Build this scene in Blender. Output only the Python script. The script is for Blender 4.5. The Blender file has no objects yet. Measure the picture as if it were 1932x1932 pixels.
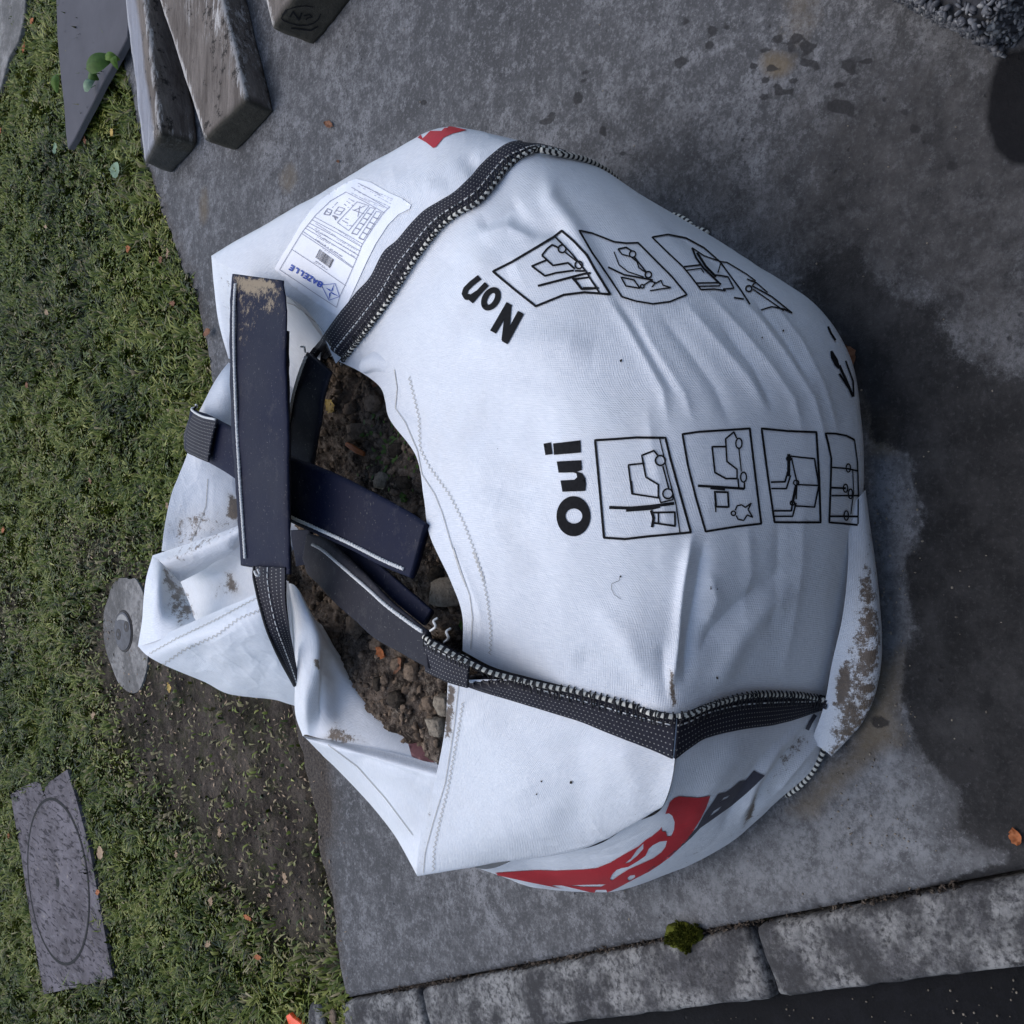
import bpy, bmesh, math, random
import numpy as np
from mathutils import Vector, Matrix
from mathutils.bvhtree import BVHTree
from mathutils.geometry import delaunay_2d_cdt

random.seed(7)
RNG = np.random.default_rng(7)
sc = bpy.context.scene
COL = sc.collection
R = math.radians

# ------------------------------------------------------------------ camera
CAM_H, PITCH, FP = 1.45, R(44.4), 1932.0       # height, downward tilt, focal length in 1932-px units
CP, SP = math.cos(PITCH), math.sin(PITCH)
camd = bpy.data.cameras.new('camera')
cam = bpy.data.objects.new('camera', camd)
COL.objects.link(cam)
U_ = Vector((0, SP, CP)); R_ = Vector((1, 0, 0)); F_ = Vector((0, CP, -SP))
m = Matrix.Identity(4)
for i, ax in enumerate((-U_, R_, -F_)):         # phone held on its side: image right = down
    for j in range(3):
        m[j][i] = ax[j]
m[2][3] = CAM_H
cam.matrix_world = m
camd.sensor_fit = 'HORIZONTAL'
camd.sensor_width = 36.0
camd.lens = 36.0
camd.clip_start = 0.05
camd.clip_end = 300
sc.camera = cam

# ------------------------------------------------------------------ light
SUN_EL, SUN_AZ = R(62), R(-10)                  # azimuth measured from +Y towards +X
w = bpy.data.worlds.new('World'); sc.world = w; w.use_nodes = True
nt = w.node_tree; nt.nodes.clear()
sky = nt.nodes.new('ShaderNodeTexSky'); sky.sky_type = 'NISHITA'
sky.sun_disc = False; sky.sun_elevation = SUN_EL; sky.sun_rotation = SUN_AZ
sky.air_density = 1.0; sky.dust_density = 1.6; sky.ozone_density = 1.0
bg = nt.nodes.new('ShaderNodeBackground'); bg.inputs['Strength'].default_value = 0.14
wo = nt.nodes.new('ShaderNodeOutputWorld')
nt.links.new(sky.outputs[0], bg.inputs[0]); nt.links.new(bg.outputs[0], wo.inputs[0])
sl = bpy.data.lights.new('sun', 'SUN'); sl.energy = 1.0; sl.angle = R(70); sl.color = (1.0, 0.96, 0.91)
so = bpy.data.objects.new('sun', sl); COL.objects.link(so)
sd = Vector((math.sin(SUN_AZ) * math.cos(SUN_EL), math.cos(SUN_AZ) * math.cos(SUN_EL), math.sin(SUN_EL)))
so.rotation_euler = sd.to_track_quat('Z', 'Y').to_euler()
so.location = (0, 3, 6)
sc.view_settings.view_transform = 'Standard'
sc.view_settings.look = 'None'
sc.view_settings.exposure = 0.68
sc.view_settings.gamma = 1.0

# ------------------------------------------------------------------ geometry helpers
CAMP = np.array((0.0, 0.0, CAM_H))

def rays(px, py):
    px = np.asarray(px, float); py = np.asarray(py, float)
    v = (966 - px) / FP; u = (966 - py) / FP
    return np.stack([u, CP + v * SP, -SP + v * CP], -1)

def P(px, py, z=None, Y=None):
    d = rays(px, py)
    t = (z - CAM_H) / d[2] if z is not None else Y / d[1]
    return CAMP + d * t

def G(pts, z=0.0):
    return [P(a, b, z=z) for a, b in pts]

def proj(p):
    p = np.asarray(p, float) - CAMP
    D = p[..., 1] * CP - p[..., 2] * SP
    v = (p[..., 1] * SP + p[..., 2] * CP) / D
    u = p[..., 0] / D
    return 966 - v * FP, 966 - u * FP

def catmull(a, n):
    """a: (k, ...) -> n samples along axis 0"""
    a = np.asarray(a, float); k = a.shape[0]
    ext = np.concatenate([(2 * a[0] - a[1])[None], a, (2 * a[-1] - a[-2])[None]], 0)
    t = np.linspace(0, k - 1, n); i = np.minimum(t.astype(int), k - 2); f = (t - i)
    f = f.reshape((-1,) + (1,) * (a.ndim - 1))
    p0, p1, p2, p3 = ext[i], ext[i + 1], ext[i + 2], ext[i + 3]
    return 0.5 * (2 * p1 + (p2 - p0) * f + (2 * p0 - 5 * p1 + 4 * p2 - p3) * f ** 2 + (3 * p1 - p0 - 3 * p2 + p3) * f ** 3)

def resample(pts, step, closed=False):
    pts = np.asarray(pts, float)
    if closed:
        pts = np.concatenate([pts, pts[:1]], 0)
    L = np.linalg.norm(np.diff(pts, axis=0), axis=1)
    s = np.concatenate([[0], np.cumsum(L)])
    n = max(2, int(s[-1] / step) + 1)
    q = np.unique(np.concatenate([np.linspace(0, s[-1], n), s]))
    q = q[np.concatenate([[True], np.diff(q) > step * 0.15])]
    return np.stack([np.interp(q, s, pts[:, c]) for c in range(pts.shape[1])], -1)

def even(pts, n):
    pts = np.asarray(pts, float)
    L = np.linalg.norm(np.diff(pts, axis=0), axis=1)
    s = np.concatenate([[0], np.cumsum(L)])
    q = np.linspace(0, s[-1], n)
    return np.stack([np.interp(q, s, pts[:, c]) for c in range(pts.shape[1])], -1)

def seg_dist(pts, poly, closed=True):
    """distance of pts (n,2) to a polyline, and fraction along it"""
    pts = np.asarray(pts, float); poly = np.asarray(poly, float)
    if closed:
        poly = np.concatenate([poly, poly[:1]], 0)
    best = np.full(len(pts), 1e9); fr = np.zeros(len(pts))
    seg = np.linalg.norm(np.diff(poly, axis=0), axis=1); tot = seg.sum(); acc = 0
    for a, b, l in zip(poly[:-1], poly[1:], seg):
        ab = b - a; t = np.clip(((pts - a) @ ab) / max(ab @ ab, 1e-12), 0, 1)
        d = np.linalg.norm(pts - (a + t[:, None] * ab), axis=1)
        mk = d < best
        best[mk] = d[mk]; fr[mk] = (acc + t[mk] * l) / tot
        acc += l
    return best, fr

def inside(pts, poly):
    pts = np.asarray(pts, float); poly = np.asarray(poly, float)
    x, y = pts[:, 0], pts[:, 1]; res = np.zeros(len(pts), bool)
    j = len(poly) - 1
    for i in range(len(poly)):
        xi, yi = poly[i]; xj, yj = poly[j]
        c = ((yi > y) != (yj > y)) & (x < (xj - xi) * (y - yi) / ((yj - yi) + 1e-15) + xi)
        res ^= c; j = i
    return res

def soft(pts, poly, width):
    d, _ = seg_dist(pts, poly)
    s = np.where(inside(pts, poly), d, -d)
    return np.clip(s / width * 0.5 + 0.5, 0, 1)

_perm = np.random.default_rng(3).random((64, 64, 64))
def vnoise(p, scale):
    q = np.asarray(p, float) * scale
    i = np.floor(q).astype(int); f = q - i; f = f * f * (3 - 2 * f); i &= 63; j = (i + 1) & 63
    def g(a, b, c): return _perm[a, b, c]
    x0, y0, z0 = i[..., 0], i[..., 1], i[..., 2]; x1, y1, z1 = j[..., 0], j[..., 1], j[..., 2]
    fx, fy, fz = f[..., 0], f[..., 1], f[..., 2]
    c00 = g(x0, y0, z0) * (1 - fx) + g(x1, y0, z0) * fx; c10 = g(x0, y1, z0) * (1 - fx) + g(x1, y1, z0) * fx
    c01 = g(x0, y0, z1) * (1 - fx) + g(x1, y0, z1) * fx; c11 = g(x0, y1, z1) * (1 - fx) + g(x1, y1, z1) * fx
    return ((c00 * (1 - fy) + c10 * fy) * (1 - fz) + (c01 * (1 - fy) + c11 * fy) * fz) * 2 - 1

def fbm(p, scale, octv=4, gain=0.5):
    r = 0; a = 1; tot = 0
    for o in range(octv):
        r = r + a * vnoise(np.asarray(p) + o * 7.31, scale * 2 ** o); tot += a; a *= gain
    return r / tot

# ------------------------------------------------------------------ object helpers
def mesh_obj(name, verts, faces, mat, parent=None, smooth=True, uv=None, attrs=None):
    me = bpy.data.meshes.new(name)
    verts = np.asarray(verts, float)
    if isinstance(faces, np.ndarray):
        n, k = faces.shape
        me.vertices.add(len(verts)); me.vertices.foreach_set('co', verts.ravel())
        me.loops.add(n * k); me.loops.foreach_set('vertex_index', faces.astype(np.int32).ravel())
        me.polygons.add(n)
        me.polygons.foreach_set('loop_start', np.arange(0, n * k, k, dtype=np.int32))
        me.update(calc_edges=True)
    else:
        me.from_pydata([tuple(v) for v in verts], [], [tuple(int(i) for i in f) for f in faces])
        me.update()
    me.polygons.foreach_set('use_smooth', [smooth] * len(me.polygons))
    if uv is not None:
        l = me.uv_layers.new(name='UVMap')
        vi = np.empty(len(me.loops), np.int32); me.loops.foreach_get('vertex_index', vi)
        l.data.foreach_set('uv', np.asarray(uv, float)[vi].ravel())
    for k_, v_ in (attrs or {}).items():
        a = me.attributes.new(k_, 'FLOAT', 'POINT'); a.data.foreach_set('value', np.asarray(v_, float))
    if isinstance(mat, (list, tuple)):
        for x in mat: me.materials.append(x)
    else:
        me.materials.append(mat)
    o = bpy.data.objects.new(name, me); COL.objects.link(o)
    if parent is not None: o.parent = parent
    return o

def tag(o, label=None, cat=None, group=None, kind=None):
    if label: o['label'] = label
    if cat: o['category'] = cat
    if group: o['group'] = group
    if kind: o['kind'] = kind
    return o

def thing(name, label, cat, loc=(0, 0, 0), group=None):
    o = bpy.data.objects.new(name, None); COL.objects.link(o); o.location = loc
    o.empty_display_size = 0.1
    return tag(o, label, cat, group)

class MB:
    """collects geometry, vertices in world coordinates"""
    def __init__(s): s.v = []; s.f = []; s.uv = []
    def add(s, v, f, uv=None):
        b = len(s.v); s.v += [tuple(x) for x in v]; s.f += [tuple(int(i) + b for i in q) for q in f]
        s.uv += [tuple(x) for x in (uv if uv is not None else [(0, 0)] * len(v))]
    def build(s, name, mat, parent=None, smooth=True, off=(0, 0, 0)):
        if not s.v: return None
        v = np.asarray(s.v) - np.asarray(off)
        return mesh_obj(name, v, s.f, mat, parent, smooth, uv=s.uv)

def grid_faces(nr, nc):
    i, j = np.meshgrid(np.arange(nr - 1), np.arange(nc - 1), indexing='ij')
    a = (i * nc + j).ravel()
    return np.stack([a, a + 1, a + nc + 1, a + nc], -1)

def tube(mb, pts, r, n=8, twist=0.0):
    pts = np.asarray(pts, float); k = len(pts)
    T = np.gradient(pts, axis=0); T /= np.linalg.norm(T, axis=1)[:, None] + 1e-12
    up = np.array((0.13, 0.2, 0.97)); A = np.cross(T, up); A /= np.linalg.norm(A, axis=1)[:, None]
    B = np.cross(T, A)
    rr = np.broadcast_to(np.asarray(r, float), (k,))
    s = np.concatenate([[0], np.cumsum(np.linalg.norm(np.diff(pts, axis=0), axis=1))])
    v = []; uv = []
    for i in range(k):
        for j in range(n):
            a = 2 * math.pi * j / n
            v.append(pts[i] + rr[i] * (math.cos(a) * A[i] + math.sin(a) * B[i])); uv.append((s[i], j / n))
    f = []
    for i in range(k - 1):
        for j in range(n):
            f.append((i * n + j, i * n + (j + 1) % n, (i + 1) * n + (j + 1) % n, (i + 1) * n + j))
    f.append(tuple(range(n))[::-1]); f.append(tuple((k - 1) * n + j for j in range(n)))
    mb.add(v, f, uv)

# ------------------------------------------------------------------ material helpers
class N:
    def __init__(s, name):
        s.m = bpy.data.materials.new(name); s.m.use_nodes = True
        s.t = s.m.node_tree; s.t.nodes.clear()
        s.out = s.t.nodes.new('ShaderNodeOutputMaterial')
        s.b = s.t.nodes.new('ShaderNodeBsdfPrincipled')
        s.t.links.new(s.b.outputs[0], s.out.inputs[0])
        s.tc = s.t.nodes.new('ShaderNodeTexCoord')
        s.obj = s.tc.outputs['Object']; s.uv = s.tc.outputs['UV']
    def n(s, typ, **kw):
        x = s.t.nodes.new('ShaderNode' + typ)
        for k, v in kw.items():
            if k in ('ins',):
                for a, b in v.items():
                    if hasattr(b, 'node'): s.t.links.new(b, x.inputs[a])
                    else: x.inputs[a].default_value = b
            else: setattr(x, k, v)
        return x
    def link(s, a, b): s.t.links.new(a, b)
    def noise(s, scale, detail=4, rough=0.55, vec=None, dist=0.0):
        return s.n('TexNoise', ins={'Vector': vec or s.obj, 'Scale': scale, 'Detail': detail, 'Roughness': rough, 'Distortion': dist}).outputs['Fac']
    def ramp(s, fac, stops, interp='LINEAR'):
        x = s.n('ValToRGB', ins={'Fac': fac}); cr = x.color_ramp; cr.interpolation = interp
        while len(cr.elements) < len(stops): cr.elements.new(0.5)
        for e, (p, c) in zip(cr.elements, stops):
            e.position = p; e.color = (c, c, c, 1) if isinstance(c, (int, float)) else (*c, 1)
        return x.outputs['Color']
    def mix(s, fac, a, b, mode='MIX'):
        x = s.n('Mix', data_type='RGBA', blend_type=mode)
        for idx, v in ((0, fac), (6, a), (7, b)):
            if hasattr(v, 'node'): s.link(v, x.inputs[idx])
            else: x.inputs[idx].default_value = (v if isinstance(v, (int, float)) else (*v, 1)) if idx == 0 or not isinstance(v, (int, float)) else (v, v, v, 1)
        return x.outputs[2]
    def math(s, op, a, b=0.0, c=0.0, clamp=False):
        x = s.n('Math', operation=op, use_clamp=clamp)
        for i, v in enumerate((a, b, c)):
            if hasattr(v, 'node'): s.link(v, x.inputs[i])
            else: x.inputs[i].default_value = v
        return x.outputs[0]
    def attr(s, name): return s.n('Attribute', attribute_name=name).outputs['Fac']
    def vmath(s, op, a, b):
        x = s.n('VectorMath', operation=op)
        for i, v in enumerate((a, b)):
            if hasattr(v, 'node'): s.link(v, x.inputs[i])
            else: x.inputs[i].default_value = v
        return x.outputs[0]
    def bump(s, h, strength=0.5, dist=0.01, nrm=None):
        x = s.n('Bump', ins={'Height': h, 'Strength': strength, 'Distance': dist})
        if nrm is not None: s.link(nrm, x.inputs['Normal'])
        return x.outputs[0]
    def done(s, color=None, rough=None, normal=None, spec=None, **kw):
        for key, v in (('Base Color', color), ('Roughness', rough), ('Normal', normal), ('Specular IOR Level', spec)):
            if v is None: continue
            if hasattr(v, 'node'): s.link(v, s.b.inputs[key])
            else: s.b.inputs[key].default_value = (*v, 1) if isinstance(v, tuple) else v
        for k, v in kw.items(): s.b.inputs[k].default_value = v
        return s.m

def mat_concrete(name, base=(0.128, 0.128, 0.131), attrs=True, grain=1.0, light=None):
    s = N(name)
    big = s.noise(2.3, 8, 0.72); mid = s.noise(14, 9, 0.78); fine = s.noise(140, 4, 0.75); fine2 = s.noise(420, 2, 0.6)
    c0 = tuple(x * 0.45 for x in base); c1 = tuple(x * 1.45 for x in base); cloud = s.noise(5.2, 9, 0.78)
    c = s.mix(s.ramp(big, [(0.40, 0.0), (0.60, 1.0)]), c0, c1)
    c = s.mix(s.ramp(cloud, [(0.42, 0.75), (0.51, 0.0)]), c, tuple(x * 0.5 for x in base))
    c = s.mix(s.ramp(cloud, [(0.53, 0.0), (0.60, 0.5)]), c, tuple(x * 1.7 for x in base))
    c = s.mix(s.ramp(mid, [(0.44, 0.85), (0.52, 0.0)]), c, tuple(x * 0.55 for x in base))
    m2 = s.noise(34, 8, 0.8)
    c = s.mix(s.ramp(m2, [(0.53, 0.0), (0.59, 0.6 * grain)]), c, tuple(min(1, x * 1.7) for x in base))
    c = s.mix(s.ramp(m2, [(0.42, 0.8 * grain), (0.48, 0.0)]), c, tuple(x * 0.5 for x in base))
    c = s.mix(s.ramp(fine, [(0.55, 0.0), (0.64, 0.5 * grain)]), c, tuple(min(1, x * 1.75) for x in base))
    c = s.mix(s.ramp(fine, [(0.38, 0.9 * grain), (0.46, 0.0)]), c, tuple(x * 0.5 for x in base))
    c = s.mix(s.ramp(fine2, [(0.3, 0.45 * grain), (0.5, 0.0)]), c, tuple(x * 0.45 for x in base))
    # dark grubby splotches gathered in patches
    sp_ = s.math('MULTIPLY', s.ramp(s.noise(24, 9, 0.82), [(0.56, 0.0), (0.59, 1.0)]), s.ramp(s.noise(3.1, 3), [(0.48, 0.15), (0.6, 1.0)]))
    c = s.mix(s.math('MULTIPLY', sp_, 0.6 * grain), c, tuple(x * 0.28 for x in base))
    # small pits
    vo = s.n('TexVoronoi', ins={'Vector': s.obj, 'Scale': 34.0, 'Randomness': 1.0})
    pit = s.math('MULTIPLY', s.ramp(vo.outputs['Distance'], [(0.05, 1.0), (0.13, 0.0)]), s.ramp(s.noise(6), [(0.5, 0.0), (0.62, 1.0)]))
    c = s.mix(s.math('MULTIPLY', pit, 0.75), c, (0.028, 0.027, 0.027))
    rough = 0.82
    if attrs:
        wob = s.noise(13, 9, 0.82)
        def mask(nm, lo=0.35, hi=0.65, amt=0.9):
            a = s.math('ADD', s.attr(nm), s.math('MULTIPLY', s.math('SUBTRACT', wob, 0.5), amt))
            return s.ramp(a, [(lo, 0.0), (hi, 1.0)])
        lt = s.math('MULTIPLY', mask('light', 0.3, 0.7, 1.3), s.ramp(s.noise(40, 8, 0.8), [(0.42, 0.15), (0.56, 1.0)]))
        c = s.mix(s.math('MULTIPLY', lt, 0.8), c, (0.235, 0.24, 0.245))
        gm = mask('brown_grey', 0.25, 0.80, 1.6)  # broad soft areas of the slab turned darker and brown-grey
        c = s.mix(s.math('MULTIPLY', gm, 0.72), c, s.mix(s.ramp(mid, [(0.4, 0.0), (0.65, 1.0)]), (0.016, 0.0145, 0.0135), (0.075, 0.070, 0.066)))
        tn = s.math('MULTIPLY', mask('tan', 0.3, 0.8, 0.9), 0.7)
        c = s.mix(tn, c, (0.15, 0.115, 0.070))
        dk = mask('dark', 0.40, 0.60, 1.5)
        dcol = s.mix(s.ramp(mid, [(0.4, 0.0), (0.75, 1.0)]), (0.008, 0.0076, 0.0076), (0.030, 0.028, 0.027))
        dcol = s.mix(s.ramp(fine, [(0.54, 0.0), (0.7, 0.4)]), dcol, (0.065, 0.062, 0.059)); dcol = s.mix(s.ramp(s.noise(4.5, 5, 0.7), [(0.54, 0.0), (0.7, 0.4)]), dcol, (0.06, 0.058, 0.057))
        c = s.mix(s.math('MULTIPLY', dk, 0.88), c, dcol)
        st = mask('stain', 0.42, 0.58, 1.0)
        c = s.mix(s.math('MULTIPLY', st, 0.8), c, (0.022, 0.021, 0.021))
        ds = mask('dirt', 0.35, 0.75, 0.9)
        c = s.mix(s.math('MULTIPLY', ds, 0.85), c, s.mix(s.ramp(fine, [(0.4, 0.0), (0.65, 1.0)]), (0.022, 0.016, 0.012), (0.085, 0.066, 0.05)))
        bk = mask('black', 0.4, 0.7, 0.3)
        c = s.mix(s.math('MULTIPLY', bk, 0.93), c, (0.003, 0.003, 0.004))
        sc_ = s.attr('scratch')
        c = s.mix(s.math('MULTIPLY', sc_, 0.6), c, (0.36, 0.34, 0.28))
        rough = s.mix(dk, (0.85,) * 3, (0.7,) * 3)
    if light:
        lk = s.math('MULTIPLY', s.ramp(s.noise(9, 6, 0.7), [(0.44, 0.0), (0.58, 1.0)]), s.ramp(s.noise(90, 4, 0.7), [(0.38, 0.0), (0.55, 1.0)]))
        c = s.mix(s.ramp(s.noise(5, 6, 0.75), [(0.4, 0.0), (0.6, 0.6)]), c, (0.035, 0.034, 0.033))
        c = s.mix(s.math('MULTIPLY', lk, light), c, (0.30, 0.295, 0.28))
    h = s.math('ADD', s.math('MULTIPLY', fine, 0.6), s.math('MULTIPLY', mid, 1.2))
    h = s.math('SUBTRACT', h, pit)
    return s.done(c, rough, s.bump(h, 0.65, 0.005), spec=0.18)

def mat_simple(name, color, rough=0.7, scale=60, var=0.35, bump=0.3, bdist=0.002, spec=0.4, metal=0.0):
    s = N(name)
    n1 = s.noise(scale, 5, 0.65)
    c = s.mix(s.ramp(n1, [(0.3, 0.0), (0.7, 1.0)]), tuple(x * (1 - var) for x in color), tuple(min(1, x * (1 + var)) for x in color))
    return s.done(c, rough, s.bump(n1, bump, bdist), spec=spec, Metallic=metal)

def mat_fabric():
    s = N('woven_white_fabric')
    sep = s.n('SeparateXYZ', ins={'Vector': s.uv}); u, v = sep.outputs[0], sep.outputs[1]
    su = s.math('SINE', s.math('MULTIPLY', u, 2 * math.pi / 0.0032)); sv = s.math('SINE', s.math('MULTIPLY', v, 2 * math.pi / 0.0032))
    weave = s.math('ADD', s.math('MULTIPLY', su, 0.5), s.math('MULTIPLY', sv, 0.7))
    mp = s.n('Mapping', ins={'Vector': s.uv, 'Scale': (60.0, 900.0, 1.0)})
    thr = s.noise(1.0, 2, 0.5, vec=mp.outputs[0])
    mp2 = s.n('Mapping', ins={'Vector': s.uv, 'Scale': (900.0, 70.0, 1.0)})
    thr2 = s.noise(1.0, 2, 0.5, vec=mp2.outputs[0])
    c = s.mix(s.ramp(thr, [(0.3, 0.0), (0.7, 1.0)]), (0.70, 0.735, 0.778), (0.88, 0.898, 0.918))
    c = s.mix(s.ramp(thr2, [(0.35, 0.35), (0.6, 0.0)]), c, (0.66, 0.70, 0.75))
    c = s.mix(s.math('MULTIPLY', s.ramp(weave, [(0.0, 1.0), (0.5, 0.0)]), 0.15), c, (0.60, 0.64, 0.70))
    # scuffs: faint overall grime, strong where the mud attribute says so
    g = s.ramp(s.noise(7, 6, 0.7), [(0.5, 0.0), (0.75, 0.25)])
    c = s.mix(g, c, (0.62, 0.60, 0.56))
    sp = s.ramp(s.noise(230, 2, 0.5), [(0.74, 0.0), (0.78, 0.6)])
    sp = s.math('MULTIPLY', sp, s.ramp(s.noise(5), [(0.45, 0.0), (0.6, 1.0)]))
    c = s.mix(sp, c, (0.16, 0.13, 0.10))
    mud = s.attr('mud')
    film = s.math('MULTIPLY', s.ramp(mud, [(0.0, 0.0), (0.8, 0.38)]), s.ramp(s.noise(18, 5, 0.7), [(0.35, 0.3), (0.65, 1.0)]))
    c = s.mix(film, c, (0.46, 0.40, 0.30))
    mn = s.noise(48, 9, 0.88)
    mm = s.ramp(s.math('ADD', mud, s.math('MULTIPLY', s.math('SUBTRACT', mn, 0.5), 3.4)), [(0.54, 0.0), (0.70, 0.95)])
    mm = s.math('MULTIPLY', mm, s.ramp(mud, [(0.02, 0.0), (0.15, 1.0)]))
    mc = s.mix(s.noise(90, 4, 0.7), (0.022, 0.013, 0.007), (0.20, 0.13, 0.07))
    c = s.mix(mm, c, mc)
    h = s.math('ADD', s.math('MULTIPLY', weave, 0.22), s.math('ADD', thr, thr2))
    wr = s.noise(9, 4, 0.6)
    rd = s.n('TexNoise', noise_type='RIDGED_MULTIFRACTAL', ins={'Vector': s.obj, 'Scale': 7.0, 'Detail': 3.0, 'Roughness': 0.45}).outputs['Fac']
    nb = s.bump(wr, 0.25, 0.012)
    nb = s.bump(rd, 0.35, 0.0035, nb)
    nb = s.bump(h, 0.6, 0.0010, nb)
    tr = s.n('BsdfTranslucent', ins={'Color': (0.75, 0.76, 0.78, 1), 'Normal': nb})
    s.done(c, 0.42, nb, spec=0.45)
    ms = s.n('MixShader', ins={0: 0.12}); s.link(s.b.outputs[0], ms.inputs[1]); s.link(tr.outputs[0], ms.inputs[2])
    s.link(ms.outputs[0], s.out.inputs[0])
    return s.m

def mat_webbing():
    s = N('black_webbing')
    sep = s.n('SeparateXYZ', ins={'Vector': s.uv}); u, v = sep.outputs[0], sep.outputs[1]
    pu, pv = 0.0060, 0.0062
    row = s.math('FLOOR', s.math('DIVIDE', v, pv))
    uu = s.math('ADD', u, s.math('MULTIPLY', row, pu * 0.37))
    fu = s.math('ABSOLUTE', s.math('SUBTRACT', s.math('FRACT', s.math('DIVIDE', uu, pu)), 0.5))
    fv = s.math('ABSOLUTE', s.math('SUBTRACT', s.math('FRACT', s.math('DIVIDE', v, pv)), 0.5))
    d = s.math('ADD', s.math('MULTIPLY', fu, 1.0), s.math('MULTIPLY', fv, 1.6))
    dot = s.ramp(d, [(0.14, 1.0), (0.26, 0.0)])
    base = s.mix(s.noise(160, 4, 0.6), (0.006, 0.006, 0.010), (0.020, 0.020, 0.032))
    c = s.mix(s.math('MULTIPLY', dot, 0.68), base, (0.46, 0.45, 0.41))
    return s.done(c, 0.75, s.bump(s.math('ADD', dot, s.noise(300, 2)), 0.5, 0.001), spec=0.3)

def mat_strap(name, base, base2, mud, dust=0.3):
    s = N(name)
    n1 = s.noise(5, 5, 0.6)
    c = s.mix(s.ramp(n1, [(0.35, 0.0), (0.7, 1.0)]), base, base2)
    sc1 = s.n('Mapping', ins={'Vector': s.obj, 'Scale': (40, 140, 60), 'Rotation': (0, 0, 0.6)})
    scr = s.ramp(s.noise(1, 5, 0.75, vec=sc1.outputs[0]), [(0.64, 0.0), (0.76, dust)])
    c = s.mix(scr, c, (0.22, 0.23, 0.27))
    spk = s.ramp(s.noise(260, 2, 0.5), [(0.68, 0.0), (0.74, dust)])
    c = s.mix(spk, c, (0.24, 0.23, 0.21)); c = s.mix(s.ramp(s.noise(22, 9, 0.85), [(0.55, 0.0), (0.62, dust * 0.6)]), c, (0.085, 0.08, 0.078))
    md = s.attr('mud')
    mm = s.ramp(s.math('ADD', md, s.math('MULTIPLY', s.math('SUBTRACT', s.noise(60, 9, 0.85), 0.5), 2.4)), [(0.62, 0.0), (0.80, mud)])
    c = s.mix(s.math('MULTIPLY', mm, s.ramp(md, [(0.02, 0.0), (0.2, 1.0)])), c, (0.33, 0.26, 0.17))
    h = s.math('ADD', s.noise(30, 4), s.math('MULTIPLY', s.noise(400, 2), 0.3))
    return s.done(c, s.ramp(n1, [(0.3, 0.55), (0.7, 0.75)]), s.bump(h, 0.3, 0.0025), spec=0.16)
# ================================================================== SETTING
ES = np.array((0.912, 0.410)); ES /= np.linalg.norm(ES); ET = np.array((-ES[1], ES[0]))
def to_st(p): p = np.asarray(p)[..., :2]; return p @ ES, p @ ET
def from_st(s, t, z=0.0):
    xy = np.multiply.outer(s, ES) + np.multiply.outer(t, ET) if np.ndim(s) else s * ES + t * ET
    return np.concatenate([xy, np.broadcast_to(z, xy.shape[:-1])[..., None]], -1)
_e = [to_st(P(a, b, z=0)) for a, b in [(268, 300), (300, 392), (335, 480), (372, 590), (392, 700), (545, 1330), (562, 1400), (580, 1480), (600, 1600), (622, 1720), (640, 1850)]]
_e = sorted(_e, key=lambda q: q[0]); ES_S = np.array([q[0] for q in _e]); ES_T = np.array([q[1] for q in _e])
def edge_t(s):
    b = np.interp(s, ES_S, ES_T)
    pp = np.stack([np.asarray(s, float), np.zeros_like(s), np.zeros_like(s)], -1)
    return b + 0.012 * vnoise(pp, 9.0) + 0.006 * vnoise(pp, 31.0)

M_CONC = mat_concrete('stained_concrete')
M_KERB = mat_concrete('kerb_concrete', base=(0.080, 0.078, 0.080), attrs=False, light=0.75)
M_PAD = mat_concrete('pale_cement', base=(0.185, 0.178, 0.168), attrs=False, grain=0.3)
M_ROAD = mat_concrete('dark_asphalt', base=(0.0045, 0.0045, 0.006), attrs=False, grain=0.6)

# far ground sheet
s_ = N('bare_soil')
c_ = s_.mix(s_.ramp(s_.noise(5, 6, 0.7), [(0.35, 0.0), (0.65, 1.0)]), (0.045, 0.036, 0.029), (0.17, 0.138, 0.11))
c_ = s_.mix(s_.ramp(s_.noise(9, 8, 0.8), [(0.5, 0.0), (0.58, 0.65)]), c_, (0.045, 0.050, 0.018))
c_ = s_.mix(s_.ramp(s_.noise(4, 8, 0.8), [(0.44, 0.6), (0.52, 0.0)]), c_, (0.018, 0.013, 0.010))
c_ = s_.mix(s_.ramp(s_.noise(120, 4, 0.7), [(0.55, 0.0), (0.7, 0.55)]), c_, (0.16, 0.13, 0.10))
c_ = s_.mix(s_.ramp(s_.noise(60, 4, 0.7), [(0.3, 0.7), (0.45, 0.0)]), c_, (0.018, 0.013, 0.010))
gr_ = s_.attr('green')
c_ = s_.mix(s_.math('MULTIPLY', gr_, 0.85), c_, s_.mix(s_.noise(40, 4, 0.7), (0.014, 0.020, 0.006), (0.045, 0.055, 0.014)))
M_SOIL = s_.done(c_, 0.95, s_.bump(s_.math('ADD', s_.noise(60, 8, 0.8), s_.noise(15, 6)), 1.0, 0.022), spec=0.1)

o = mesh_obj('ground', [(-40, -40, -0.09), (40, -40, -0.09), (40, 40, -0.09), (-40, 40, -0.09)], [(0, 1, 2, 3)], M_SOIL, smooth=False)
tag(o, kind='structure')

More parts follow.
